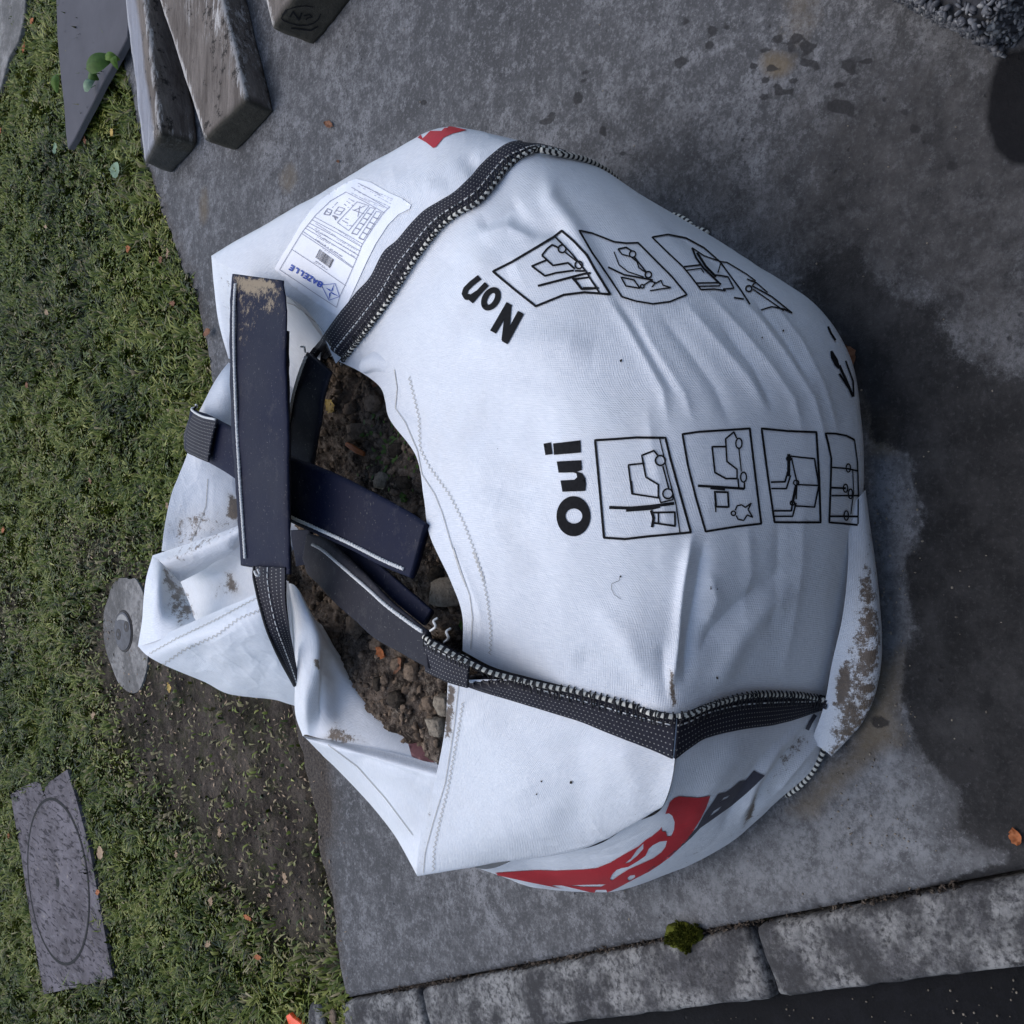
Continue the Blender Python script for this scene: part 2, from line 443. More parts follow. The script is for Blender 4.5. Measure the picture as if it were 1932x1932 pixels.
# ---- concrete slab
ns, nt_ = 330, 330
S = np.linspace(-0.232, 3.6, ns); Ed = edge_t(S)
q = np.linspace(0, 1, nt_)
T = Ed[:, None] * (1 - q) + (-2.0) * q
SS = np.broadcast_to(S[:, None], T.shape)
V = from_st(SS, T, 0.0)
V[..., 2] = 0.0018 * fbm(V, 3.0, 3)
V[:, 0, 2] -= 0.010; V[0, :, 2] -= 0.006
flat = V.reshape(-1, 3); fpx = np.stack(proj(flat), -1)
depth_ok = (flat[:, 1] * CP + (CAM_H) * SP) > 0.2
fpx[~depth_ok] = 1e6
def fld(polys):
    r = np.zeros(len(fpx))
    for poly, wd, amt in polys:
        r = np.maximum(r, amt * soft(fpx, poly, wd))
    return r
def ells(lst):
    r = np.zeros(len(fpx))
    for e in lst:
        x, y, a, b, amt = e
        d = np.hypot((fpx[:, 0] - x) / a, (fpx[:, 1] - y) / b)
        r = np.maximum(r, amt * np.clip(1.4 - d * 0.8, 0, 1))
    return r
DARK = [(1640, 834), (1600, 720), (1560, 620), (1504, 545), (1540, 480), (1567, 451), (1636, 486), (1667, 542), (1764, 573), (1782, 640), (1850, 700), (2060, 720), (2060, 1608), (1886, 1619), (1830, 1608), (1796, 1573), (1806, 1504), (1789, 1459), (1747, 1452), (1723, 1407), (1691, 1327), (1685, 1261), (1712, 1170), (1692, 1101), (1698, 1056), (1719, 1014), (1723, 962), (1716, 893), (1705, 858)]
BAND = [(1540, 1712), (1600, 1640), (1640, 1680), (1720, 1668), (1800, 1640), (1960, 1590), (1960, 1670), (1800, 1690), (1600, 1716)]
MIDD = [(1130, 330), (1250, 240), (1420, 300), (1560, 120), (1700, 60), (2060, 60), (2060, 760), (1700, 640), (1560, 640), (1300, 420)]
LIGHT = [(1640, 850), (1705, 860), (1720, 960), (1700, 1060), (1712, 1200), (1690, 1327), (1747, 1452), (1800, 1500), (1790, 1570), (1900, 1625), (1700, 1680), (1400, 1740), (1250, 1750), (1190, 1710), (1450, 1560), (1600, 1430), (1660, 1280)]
TAN = [((1645, 1250), (1700, 1230), (1692, 1400), (1600, 1470), (1540, 1540), (1490, 1530), (1600, 1420))]
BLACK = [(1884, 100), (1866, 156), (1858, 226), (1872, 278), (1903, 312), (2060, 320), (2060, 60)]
k3 = 0.3472
sp3 = [(85, 120, 20, 24), (330, 135, 18, 22), (215, 248, 25, 28), (70, 338, 26, 34), (600, 205, 22, 32), (700, 200, 38, 22), (650, 260, 18, 34), (760, 258, 46, 24), (745, 340, 34, 26), (790, 365, 26, 34), (565, 375, 30, 18), (600, 490, 26, 32), (670, 505, 22, 18), (525, 520, 14, 26), (990, 355, 32, 50), (910, 370, 16, 26), (1075, 340, 22, 18), (935, 455, 34, 18), (930, 575, 68, 34), (980, 610, 40, 24), (960, 1130, 24, 20), (1300, 610, 30, 26), (1340, 700, 26, 34), (535, 265, 30, 16), (690, 440, 20, 20), (520, 430, 14, 18), (460, 350, 12, 26), (1530, 905, 34, 30), (240, 165, 34, 28)]
stn = [(1261 + a * k3, b * k3, c * k3, d * k3, 1.0) for a, b, c, d in sp3]
sp2 = [(1365, 535, 24, 34), (1505, 712, 22, 30), (360, 468, 9, 12), (1400, 415, 12, 30), (1240, 622, 24, 14), (1920, 335, 20, 30), (1310, 470, 9, 16), (1195, 660, 34, 20), (530, 560, 20, 14), (1140, 435, 8, 8), (1610, 840, 20, 14)]
stn += [(614.9 + a * k3, b * k3, c * k3, d * k3, 0.9) for a, b, c, d in sp2]
stn += [(1817, 1455, 24, 22, 1.2), (1660, 1362, 20, 12, 0.8), (1370, 1510, 5, 5, 1), (1504, 1538, 4, 4, 1), (1318, 142, 50, 26, 0.35), (1130, 120, 50, 50, 0.3)]
attrs = {
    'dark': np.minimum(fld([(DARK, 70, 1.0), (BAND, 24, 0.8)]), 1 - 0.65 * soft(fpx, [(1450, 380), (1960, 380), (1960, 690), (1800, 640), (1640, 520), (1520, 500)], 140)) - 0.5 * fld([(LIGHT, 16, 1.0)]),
    'brown_grey': fld([(MIDD, 200, 0.95), (DARK, 120, 0.9)]),
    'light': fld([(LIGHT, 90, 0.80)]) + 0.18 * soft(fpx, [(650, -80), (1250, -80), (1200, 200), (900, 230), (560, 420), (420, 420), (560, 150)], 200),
    'dirt': fld([([(520, 1280), (640, 1330), (630, 1440), (640, 1520), (625, 1620), (640, 1720), (650, 1900), (560, 1900)], 34, 1.0), ([(240, 280), (290, 300), (330, 380), (372, 480), (410, 610), (415, 720), (380, 720), (280, 420)], 26, 0.55)]),
    'tan': np.maximum(fld([(list(TAN[0]), 40, 1.0), ([(1470, -60), (1560, -60), (1540, 60), (1480, 90)], 60, 0.7), ([(1620, 740), (1690, 780), (1690, 860), (1640, 860)], 30, 0.9)]), ells([(1465, 120, 30, 24, 0.8), (545, 335, 20, 30, 0.6), (385, 390, 10, 40, 0.6), (1440, 1290, 40, 30, 0.0)])),
    'stain': ells(stn),
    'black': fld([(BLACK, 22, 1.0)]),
}
scr = np.zeros(len(fpx))
attrs['scratch'] = scr
fg = grid_faces(ns, nt_)
b0 = len(flat)
skA = V[:, 0] * 1.0; skA = skA + (0, 0, -0.07); skB = V[0, :] + np.array((0, 0, -0.07))
flat2 = np.concatenate([flat, skA, skB]); attrs = {k: np.concatenate([v, np.zeros(ns + nt_)]) for k, v in attrs.items()}
i = np.arange(ns - 1); f1 = np.stack([i * nt_, b0 + i, b0 + i + 1, (i + 1) * nt_], -1)
j = np.arange(nt_ - 1); f2 = np.stack([j, j + 1, b0 + ns + j + 1, b0 + ns + j], -1)
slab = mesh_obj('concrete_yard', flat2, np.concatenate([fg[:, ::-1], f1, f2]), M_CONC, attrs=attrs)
tag(slab, kind='structure')

# ---- kerb stones along the slab
def rough_block(mb, c8, n=(24, 6, 5), amp=0.004, rnd=0.01, scale=25, seed=0.0):
    """c8: bottom 4 (ccw) + top 4 corners; subdivided, edges rounded, surface worn"""
    c = np.asarray(c8, float)
    bm = bmesh.new()
    vs = {}
    nu, nv, nw = n
    cen = c.mean(0)
    L = (np.linalg.norm(c[1] - c[0]), np.linalg.norm(c[3] - c[0]), np.linalg.norm(c[4] - c[0]))
    def pt(a, b, d):
        w8 = [(1 - a) * (1 - b) * (1 - d), a * (1 - b) * (1 - d), a * b * (1 - d), (1 - a) * b * (1 - d), (1 - a) * (1 - b) * d, a * (1 - b) * d, a * b * d, (1 - a) * b * d]
        return sum(w_ * q_ for w_, q_ in zip(w8, c))
    def key(i_, j_, k_):
        if (i_, j_, k_) not in vs:
            a, b, d = i_ / nu, j_ / nv, k_ / nw
            # rounding: pull points near two or more faces inward
            pr = pt(a, b, d)
            m_ = [min(a, 1 - a) * L[0], min(b, 1 - b) * L[1], min(d, 1 - d) * L[2]]
            inn = [max(0, rnd - x) / rnd for x in m_]
            s2 = sorted(inn)
            if s2[1] > 0:
                pr = pr + (cen - pr) / np.linalg.norm(cen - pr) * rnd * 0.0
                cc = pt(min(max(a, rnd / L[0]), 1 - rnd / L[0]), min(max(b, rnd / L[1]), 1 - rnd / L[1]), min(max(d, rnd / L[2]), 1 - rnd / L[2]))
                dv = pr - cc; l = np.linalg.norm(dv)
                if l > rnd: pr = cc + dv / l * rnd
            vs[(i_, j_, k_)] = bm.verts.new(pr)
        return vs[(i_, j_, k_)]
    def quad(a, b, cc, d):
        try: bm.faces.new((a, b, cc, d))
        except ValueError: pass
    for i_ in range(nu):
        for j_ in range(nv):
            for k_, rev in ((0, True), (nw, False)):
                q4 = [key(i_, j_, k_), key(i_ + 1, j_, k_), key(i_ + 1, j_ + 1, k_), key(i_, j_ + 1, k_)]
                quad(*(q4[::-1] if rev else q4))
    for i_ in range(nu):
        for k_ in range(nw):
            for j_, rev in ((0, False), (nv, True)):
                q4 = [key(i_, j_, k_), key(i_ + 1, j_, k_), key(i_ + 1, j_, k_ + 1), key(i_, j_, k_ + 1)]
                quad(*(q4[::-1] if rev else q4))
    for j_ in range(nv):
        for k_ in range(nw):
            for i_, rev in ((0, True), (nu, False)):
                q4 = [key(i_, j_, k_), key(i_, j_ + 1, k_), key(i_, j_ + 1, k_ + 1), key(i_, j_, k_ + 1)]
                quad(*(q4[::-1] if rev else q4))
    bm.verts.index_update()
    co = np.array([v.co for v in bm.verts])
    d = np.stack([fbm(co + 11 + seed, scale, 4), fbm(co + 23 + seed, scale, 4), fbm(co + 37 + seed, scale, 4)], -1)
    co = co + d * amp
    mb.add(co, [[v.index for v in f.verts] for f in bm.faces]); bm.free()

jt = [to_st(P(a, b, z=0))[1] for a, b in [(640, 1885), (786, 1850), (1418, 1752)]]
edges = [(jt[0] - 0.0, jt[1] + 0.006, 'short kerb stone with white lichen blotches at the lawn end of the kerb'),
         (jt[1] - 0.006, jt[2] + 0.006, 'long grey kerb stone in the middle of the row with moss at its corner'),
         (jt[2] - 0.006, -0.35, 'grey kerb stone nearest the dark corner mottled with pale lichen')]
for t1, t0, lab in edges:
    mb = MB()
    s0, s1 = -0.352, -0.239
    lo, hi = min(t0, t1), max(t0, t1)
    zt = 0.003
    c8 = [from_st(s0, lo, -0.12), from_st(s1, lo, -0.12), from_st(s1, hi, -0.12), from_st(s0, hi, -0.12), from_st(s0, lo, zt), from_st(s1, lo, zt), from_st(s1, hi, zt), from_st(s0, hi, zt)]
    c8 = [np.array(x) for x in c8]
    # u along t
    c8 = [c8[1], c8[2], c8[3], c8[0], c8[5], c8[6], c8[7], c8[4]]
    rough_block(mb, c8, n=(max(8, int((hi - lo) / 0.015)), 12, 8), amp=0.005, rnd=0.012, scale=22, seed=t1)
    ctr = np.array(from_st((s0 + s1) / 2, (lo + hi) / 2, -0.12))
    o = mb.build('kerb_stone', M_KERB, off=ctr); o.location = ctr
    tag(o, lab, 'kerb stone', 'kerb stones edging the concrete yard')

# asphalt beyond the kerb
mb = MB()
A = np.linspace(-9, -0.345, 60); B = np.linspace(-6, jt[0] + 0.02, 60)
V = from_st(*np.meshgrid(A, B, indexing='ij'), -0.03)
V[..., 2] += 0.004 * fbm(V, 8, 3)
o = mesh_obj('road', V.reshape(-1, 3), grid_faces(60, 60), M_ROAD); tag(o, kind='structure')

# ---- lawn soil
X = np.linspace(-4.5, 5.5, 400); Yv = np.linspace(0.2, 8, 320)
V = np.stack(np.meshgrid(X, Yv, indexing='ij') + [np.zeros((400, 320))], -1)
s1_, t1_ = to_st(V)
V[..., 2] = -0.012 + 0.010 * fbm(V, 2.2, 3) + 0.005 * fbm(V, 14, 3)
under = (t1_ < edge_t(s1_.ravel()).reshape(s1_.shape) + 0.012) & (s1_ > -0.37)
V[..., 2] = np.where(under, -0.05, V[..., 2])
roadm = (t1_ < jt[0] + 0.0) & (s1_ <= -0.35)
V[..., 2] = np.where(roadm, -0.06, V[..., 2])
DIRT = [(140, 1225), (178, 1320), (200, 1420), (270, 1500), (330, 1560), (390, 1650), (450, 1730), (520, 1780), (600, 1830), (640, 1830), (640, 1500), (600, 1200), (330, 1080), (262, 1060), (190, 1085), (165, 1160)]
DIRT2 = [(100, 1000), (170, 990), (260, 1020), (230, 1090), (150, 1080)]
DIRT3 = [(-40, 1060), (30, 1080), (60, 1130), (40, 1230), (-40, 1230)]
DIRT4 = [(240, 330), (270, 330), (330, 480), (390, 640), (392, 720), (372, 700), (340, 560), (300, 450)]
vx, vy = proj(V.reshape(-1, 3)); vp = np.stack([vx, vy], -1)
def dirtmask(p):
    return np.clip(np.maximum.reduce([soft(p, DIRT, 70), 0.75 * soft(p, DIRT2, 60), 0.75 * soft(p, DIRT3, 60), 0.35 * soft(p, DIRT4, 30)]), 0, 1)
green = 1 - dirtmask(vp)
o = mesh_obj('lawn_soil', V.reshape(-1, 3), grid_faces(400, 320)[:, ::-1], M_SOIL, attrs={'green': green}); tag(o, kind='structure')

# paved path in the far corner
def plate(mb, poly, z, th, step=0.03, bev=0.003, zf=None):
    """poly: world xy outline -> solid plate"""
    pl = resample(np.asarray(poly)[:, :2], step, closed=True)[:-1]
    c = pl.mean(0)
    inn = c + (pl - c) * (1 - bev / max(1e-6, np.abs(pl - c).max()))
    zz = (lambda q: z) if zf is None else zf
    top = [(x, y, zz((x, y))) for x, y in inn]; up = [(x, y, zz((x, y)) - bev) for x, y in pl]; lo = [(x, y, zz((x, y)) - th) for x, y in pl]
    n = len(pl); v = top + up + lo
    f = [tuple(range(n))]
    for i_ in range(n):
        j_ = (i_ + 1) % n
        f.append((n + i_, n + j_, j_, i_)); f.append((2 * n + i_, 2 * n + j_, n + j_, n + i_))
    f.append(tuple(range(2 * n, 3 * n))[::-1])
    mb.add(v, f)
mb = MB()
plate(mb, [p[:2] for p in G([(-260, -300), (62, -160), (52, 30), (40, 80), (22, 110), (6, 170), (-30, 230), (-260, 420)])], 0.012, 0.06)
o = mb.build('garden_path', M_PAD, smooth=False); tag(o, kind='structure')

# unseen wall added behind the viewer to shade the near end of the yard
mb = MB()
rough_block(mb, [(-5, -2.4, -0.1), (5, -2.4, -0.1), (5, -2.1, -0.1), (-5, -2.1, -0.1), (-5, -2.4, 3.0), (5, -2.4, 3.0), (5, -2.1, 3.0), (-5, -2.1, 3.0)], n=(30, 2, 14), amp=0.004, rnd=0.01)
o = mb.build('added_shade_wall', mat_simple('shade_wall_brown', (0.10, 0.085, 0.07), 0.9, 30)); tag(o, 'plain brown wall added out of view behind the viewer to shade the yard', 'wall')

# ---- blades of grass
def blades(n, region, dens, seed, hmin=0.016, hmax=0.040, wid=0.0034):
    r = np.random.default_rng(seed)
    xy = np.stack([r.uniform(region[0], region[1], n), r.uniform(region[2], region[3], n)], -1)
    p3 = np.concatenate([xy, np.zeros((n, 1))], -1)
    s, t = to_st(p3)
    ok = (t > edge_t(s) - 0.028 * r.random(n) ** 2) | ((s < -0.36) & (t > jt[0]))
    px, py = proj(p3); pp = np.stack([px, py], -1)
    dm = dirtmask(pp)
    keep = r.random(n) < dens(p3, pp) * (1 - (0.95 if hmax < 0.045 else 1.0) * np.clip(dm * 1.25, 0, 1))
    for pl in NOGRASS: keep &= ~inside(pp, pl)
    k = ok & keep
    p3 = p3[k]; pp = pp[k]; dm = dm[k]; n = len(p3)
    if n == 0: return None
    p3[:, 2] = -0.014 + 0.010 * fbm(p3 * (1, 1, 0), 2.2, 3)
    hd = r.uniform(0, 2 * math.pi, n)
    # tufts share a direction
    tuft = vnoise(p3, 14.0) * math.pi * 2 + hd * 0.35
    dirv = np.stack([np.cos(tuft), np.sin(tuft)], -1)
    big = fbm(p3 * (1, 1, 0), 1.6, 3)
    ln = r.uniform(hmin, hmax, n) * (1 + 0.45 * big) * (1 + 0.5 * vnoise(p3, 22.0)) * (1 - 0.35 * dm)
    lean = r.uniform(0.35, 1.25, n)
    sd = np.stack([-dirv[:, 1], dirv[:, 0]], -1)
    wd = wid * r.uniform(0.6, 1.5, n)
    def at(f, lean_):
        h = ln * f * np.cos(lean_ * f); g = ln * f * np.sin(lean_ * f)
        q = p3.copy(); q[:, :2] += dirv * g[:, None]; q[:, 2] += h
        return q
    q0, q1, q2 = p3, at(0.55, lean), at(1.0, lean * 1.15)
    def off(q, w_):
        a = q.copy(); b = q.copy(); a[:, :2] += sd * w_[:, None]; b[:, :2] -= sd * w_[:, None]; return a, b
    a0, b0_ = off(q0, wd * 0.8); a1, b1 = off(q1, wd)
    V_ = np.stack([a0, b0_, a1, b1, q2], 1).reshape(-1, 3)
    i5 = np.arange(n) * 5
    F4 = np.stack([i5, i5 + 1, i5 + 3, i5 + 2], -1); F3 = np.stack([i5 + 2, i5 + 3, i5 + 4], -1)
    tint = np.clip(0.5 + 0.35 * fbm(p3 * (1, 1, 0) + 5, 3.0, 4) + 0.28 * vnoise(p3, 26) + r.normal(0, 0.20, n), 0, 1)
    dry = (r.random(n) < 0.08 + 0.45 * dm + 0.10 * (fbm(p3 * (1, 1, 0) + 9, 2.5, 3) > 0.15)).astype(float) * r.uniform(0.5, 1, n)
    return V_, F4, F3, np.repeat(tint, 5), np.repeat(dry, 5)

def blades_obj(name, parts, mat):
    Vs, loops, starts, tot, ti, dr = [], [], [], [], [], []
    base = 0; ls = 0
    for V_, F4, F3, t_, d_ in parts:
        Vs.append(V_); ti.append(t_); dr.append(d_)
        loops += [(F4 + base).ravel(), (F3 + base).ravel()]
        starts += [ls + np.arange(len(F4)) * 4]; ls += len(F4) * 4
        starts += [ls + np.arange(len(F3)) * 3]; ls += len(F3) * 3
        base += len(V_)
    me = bpy.data.meshes.new(name); V_ = np.concatenate(Vs)
    me.vertices.add(len(V_)); me.vertices.foreach_set('co', V_.ravel())
    lp = np.concatenate(loops).astype(np.int32); st = np.concatenate(starts).astype(np.int32)
    me.loops.add(len(lp)); me.loops.foreach_set('vertex_index', lp)
    me.polygons.add(len(st)); me.polygons.foreach_set('loop_start', st)
    me.update(calc_edges=True)
    for nm, a in (('tint', ti), ('dry', dr)):
        at_ = me.attributes.new(nm, 'FLOAT', 'POINT'); at_.data.foreach_set('value', np.concatenate(a))
    me.materials.append(mat)
    o = bpy.data.objects.new(name, me); COL.objects.link(o)
    return tag(o, kind='stuff')

s_ = N('grass_blades')
c_ = s_.ramp(s_.attr('tint'), [(0.10, (0.012, 0.020, 0.004)), (0.38, (0.055, 0.082, 0.008)), (0.66, (0.112, 0.142, 0.014)), (0.97, (0.23, 0.235, 0.055))])
c_ = s_.mix(s_.attr('dry'), c_, (0.20, 0.165, 0.085))
M_GRASS = s_.done(c_, 0.55, None, spec=0.3)
s_.b.inputs['Subsurface Weight'].default_value = 0.0
PADPX = [(233, 1086), (252, 1096), (268, 1130), (276, 1175), (277, 1225), (272, 1270), (258, 1300), (236, 1300), (214, 1276), (199, 1243), (191, 1205), (192, 1160), (200, 1122), (214, 1098)]
COVPX = [(21, 1500), (75, 1476), (85, 1498), (92, 1478), (128, 1452), (210, 1843), (82, 1872)]
NOGRASS = [[(233 + (x - 233) * .93, 1195 + (y - 1195) * .95) for x, y in PADPX], [(116 + (x - 116) * .93, 1660 + (y - 1660) * .97) for x, y in COVPX]]
def dens_main(p3, pp):
    vis = (pp[:, 0] > -50) & (pp[:, 0] < 720) & (pp[:, 1] > -60) & (pp[:, 1] < 2000)
    return np.where(vis, 1.0, 0.12)
parts = [blades(430000, (-2.6, 2.9, 1.9, 5.2), dens_main, 1)]
# broader clover-like leaves between the blades
pt2 = blades(60000, (-2.6, 2.9, 1.9, 5.2), lambda a, b: dens_main(a, b) * (1 - np.clip(dirtmask(b) * 2, 0, 1)), 2, 0.008, 0.016, 0.0048)
pt3 = blades(26000, (-2.6, 2.9, 1.9, 5.2), lambda a, b: dens_main(a, b) * (fbm(a * (1, 1, 0) + 2, 4.0, 3) > 0.05), 3, 0.035, 0.070, 0.0026)
pt4 = blades(160000, (-2.6, 2.9, 1.9, 3.9), lambda a, b: (to_st(a)[1] < edge_t(to_st(a)[0]) + 0.05) * (1 - 0.9 * np.clip(dirtmask(b) * 1.5, 0, 1)), 4, 0.02, 0.05, 0.0030)
grass = blades_obj('grass', parts + [pt2, pt3, pt4], M_GRASS)
grass['label'] = 'short mossy lawn grass'

# ---- slate slab lying on the grass
M_SLATE = mat_simple('grey_slate', (0.088, 0.086, 0.094), 0.85, 8, 0.10, 0.25, 0.003, spec=0.12)
mb = MB()
pl = [P(a, b, z=0.045)[:2] for a, b in [(128, 281), (124, 250), (121, 200), (115, 150), (108, 70), (106, 0), (112, -140), (262, -140), (246, -20), (240, 70), (222, 106), (194, 155), (176, 192), (156, 230), (140, 262)]]
plate(mb, pl, 0.045, 0.022, bev=0.003)
c0 = np.array((*np.mean(pl, 0), 0.02))
o = mb.build('slate_slab', M_SLATE, off=c0, smooth=False); o.location = c0
tag(o, 'smooth grey pointed slate slab lying on the lawn beside the timber beams', 'slab')

# ---- timber beams
s_ = N('weathered_timber')
mp_ = s_.n('Mapping', ins={'Vector': s_.obj, 'Rotation': (0, 0, R(-16)), 'Scale': (1.2, 9.0, 9.0)})
g1 = s_.noise(3.0, 9, 0.8, vec=mp_.outputs[0], dist=0.6)
c_ = s_.mix(s_.ramp(g1, [(0.3, 0.0), (0.7, 1.0)]), (0.050, 0.040, 0.033), (0.22, 0.19, 0.165))
fl = s_.math('MULTIPLY', s_.ramp(s_.noise(7, 9, 0.85, vec=mp_.outputs[0]), [(0.52, 0.0), (0.56, 1.0)]), s_.ramp(s_.noise(3.0, 3), [(0.42, 0.0), (0.55, 1.0)]))
c_ = s_.mix(s_.math('MULTIPLY', fl, 0.85), c_, (0.52, 0.50, 0.47))
fe = s_.math('ADD', s_.attr('flake'), s_.math('MULTIPLY', s_.math('SUBTRACT', s_.noise(7, 9, 0.85, vec=mp_.outputs[0]), 0.5), 2.6))
c_ = s_.mix(s_.ramp(fe, [(0.42, 0.0), (0.55, 0.9)]), c_, (0.42, 0.40, 0.375))
dkk = s_.math('MULTIPLY', s_.ramp(s_.noise(16, 8, 0.8), [(0.57, 0.0), (0.61, 1.0)]), 0.85)
c_ = s_.mix(dkk, c_, (0.02, 0.018, 0.016))
pal = s_.attr('pale')
c_ = s_.mix(s_.math('MULTIPLY', pal, s_.ramp(g1, [(0.3, 0.6), (0.6, 0.95)])), c_, (0.27, 0.285, 0.325))
end = s_.attr('endgrain')
c_ = s_.mix(s_.math('MULTIPLY', end, 0.9), c_, s_.mix(s_.noise(40, 5, 0.7), (0.014, 0.014, 0.011), (0.06, 0.056, 0.044)))
M_TIMB = s_.done(c_, 0.85, s_.bump(s_.math('ADD', g1, s_.noise(60, 4, 0.7)), 0.6, 0.006), spec=0.1)

def beam(bot, top, label, nsub=(60, 14, 10), pale=None, seed=0.0, amp=0.006, rnd=0.012, hide=None):
    """bot/top: near-end-a, far-along-a, far-along-b, near-end-b"""
    mb = MB()
    rough_block(mb, list(bot) + list(top), n=nsub, amp=amp, rnd=rnd, scale=14, seed=seed)
    v = np.asarray(mb.v)
    b = np.asarray(bot); ax = (b[1] + b[2] - b[0] - b[3]); ax /= np.linalg.norm(ax)
    e0 = (b[0] + b[3]) / 2
    along = (v - e0) @ ax
    c0 = np.asarray(bot).mean(0); tt = np.asarray(top)
    d1_ = np.linalg.norm(np.cross(v - tt[0], (tt[1] - tt[0]) / np.linalg.norm(tt[1] - tt[0])), axis=1); d2_ = np.linalg.norm(np.cross(v - tt[3], (tt[2] - tt[3]) / np.linalg.norm(tt[2] - tt[3])), axis=1)
    me_attr = {'flake': np.clip(1 - np.minimum(d1_, d2_) / 0.032, 0, 1) * 0.75,'endgrain': np.clip(1.6 - np.abs((v - b[0]) @ (lambda q: q / np.linalg.norm(q))(np.cross(b[3] - b[0], np.asarray(top[0]) - b[0]))) / 0.010, 0, 1), 'pale': np.zeros(len(v)) if pale is None else pale(v)}
    o = mesh_obj('timber_beam', v - c0, mb.f, M_TIMB, smooth=True, attrs=me_attr); o.location = c0
    tag(o, label, 'timber beam', 'timber beams lying on the concrete')
    return o
def W(x, y, z): return np.array((x, y, z), float)
d1 = W(0.972, 0.236, 0); p1 = W(-0.26, 0.965, 0)
A1 = W(1.08, 2.79, 0)
b1 = beam([A1, A1 + d1 * 1.3, A1 + d1 * 1.3 + p1 * 0.19, A1 + p1 * 0.19],
          [A1 + W(0, 0, 0.125), A1 + d1 * 1.3 + W(0, 0, 0.125), A1 + d1 * 1.3 + p1 * 0.165 + W(0, 0, 0.095), A1 + p1 * 0.165 + W(0, 0, 0.095)],
          'timber beam nearest the lawn with a pale grey top and rounded end', pale=lambda v: np.clip((( v - A1) @ p1 - 0.045) / 0.02, 0, 1) * 0.8, rnd=0.014, seed=1.0)
T1 = P(385, 264, z=0.10); T2 = P(465, 187, z=0.085); T3 = P(420, 0, z=0.085); T4 = P(299, 0, z=0.10)
B1 = P(448, 288, z=0); B2 = P(517, 212, z=0); B3 = P(466, 0, z=0)
def ext(a, b, f): return a + (b - a) * f
b2 = beam([B2, ext(B2, B3, 2.2), ext(T1, T4, 1.9) * (1, 1, 0), B1],
          [T2, ext(T2, T3, 2.2), ext(T1, T4, 1.9), T1],
          'timber beam in the middle of the three with white flaking edges and a square end', seed=5.0, rnd=0.006, amp=0.004)
E1 = P(514, 57, z=0.12); ed = W(0.36, -0.93, 0) * 0.22; ad = W(0.93, 0.36, 0) * 0.9
b3 = beam([E1 * (1, 1, 0) + ed, E1 * (1, 1, 0) + ed + ad, E1 * (1, 1, 0) + ad, E1 * (1, 1, 0)],
          [E1 + ed, E1 + ed + ad, E1 + ad, E1], 'short timber beam at the photo edge with a stamped end and peeling white top', seed=9.0, nsub=(40, 16, 10), rnd=0.006)

# ---- manhole cover
s_ = N('tread_plate')
sep = s_.n('SeparateXYZ', ins={'Vector': s_.n('Mapping', ins={'Vector': s_.obj, 'Rotation': (0, 0, R(20))}).outputs[0]})
cell = 0.027
fx = s_.math('DIVIDE', sep.outputs[0], cell); fy = s_.math('DIVIDE', sep.outputs[1], cell)
par = s_.math('MODULO', s_.math('ABSOLUTE', s_.math('ADD', s_.math('FLOOR', fx), s_.math('FLOOR', fy))), 2.0)
lx = s_.math('SUBTRACT', s_.math('FRACT', fx), 0.5); ly = s_.math('SUBTRACT', s_.math('FRACT', fy), 0.5)
sg = s_.math('SUBTRACT', s_.math('MULTIPLY', par, 2.0), 1.0)
aa = s_.math('ABSOLUTE', s_.math('ADD', lx, s_.math('MULTIPLY', ly, sg))); bb = s_.math('ABSOLUTE', s_.math('SUBTRACT', lx, s_.math('MULTIPLY', ly, sg)))
rib = s_.ramp(s_.math('ADD', s_.math('MULTIPLY', aa, 1.7), s_.math('MULTIPLY', bb, 0.42)), [(0.24, 1.0), (0.36, 0.0)])
c_ = s_.mix(s_.ramp(s_.noise(6, 5, 0.7), [(0.35, 0.0), (0.65, 1.0)]), (0.070, 0.062, 0.066), (0.150, 0.136, 0.148))
mq = s_.n('Mapping', ins={'Vector': s_.obj, 'Rotation': (0, 0, R(25)), 'Scale': (70.0, 20.0, 1.0)})
rib = s_.ramp(s_.noise(1.0, 2, 0.5, vec=mq.outputs[0], dist=0.8), [(0.33, 1.0), (0.44, 0.0)])
c_ = s_.mix(s_.math('MULTIPLY', rib, 0.8), c_, (0.022, 0.020, 0.022))
c_ = s_.mix(s_.math('MULTIPLY', rib, s_.ramp(s_.noise(30, 4), [(0.5, 0.0), (0.6, 0.0)])), c_, (0.3, 0.3, 0.3))
c_ = s_.mix(s_.ramp(s_.noise(1.0, 2, 0.5, vec=mq.outputs[0], dist=0.8), [(0.60, 0.0), (0.68, 0.35)]), c_, (0.20, 0.19, 0.20))
c_ = s_.mix(s_.ramp(s_.noise(26, 6, 0.75), [(0.6, 0.0), (0.68, 0.5)]), c_, (0.30, 0.26, 0.21))
c_ = s_.mix(s_.ramp(s_.noise(60, 6, 0.75), [(0.32, 0.5), (0.42, 0.0)]), c_, (0.04, 0.036, 0.034))
M_TREAD = s_.done(c_, 0.85, s_.bump(rib, 0.9, 0.004), spec=0.12)
M_BLACK = mat_simple('black_gap', (0.006, 0.006, 0.006), 0.9)
zc = 0.010
lc = P(107, 1661, z=zc); Dl = lc[1] * CP + (CAM_H - zc) * SP; rl = 151 / FP * Dl
mh = thing('manhole_cover', 'rectangular tread plate manhole cover with a round lid set in the lawn', 'manhole cover', tuple(lc * (1, 1, 0)))
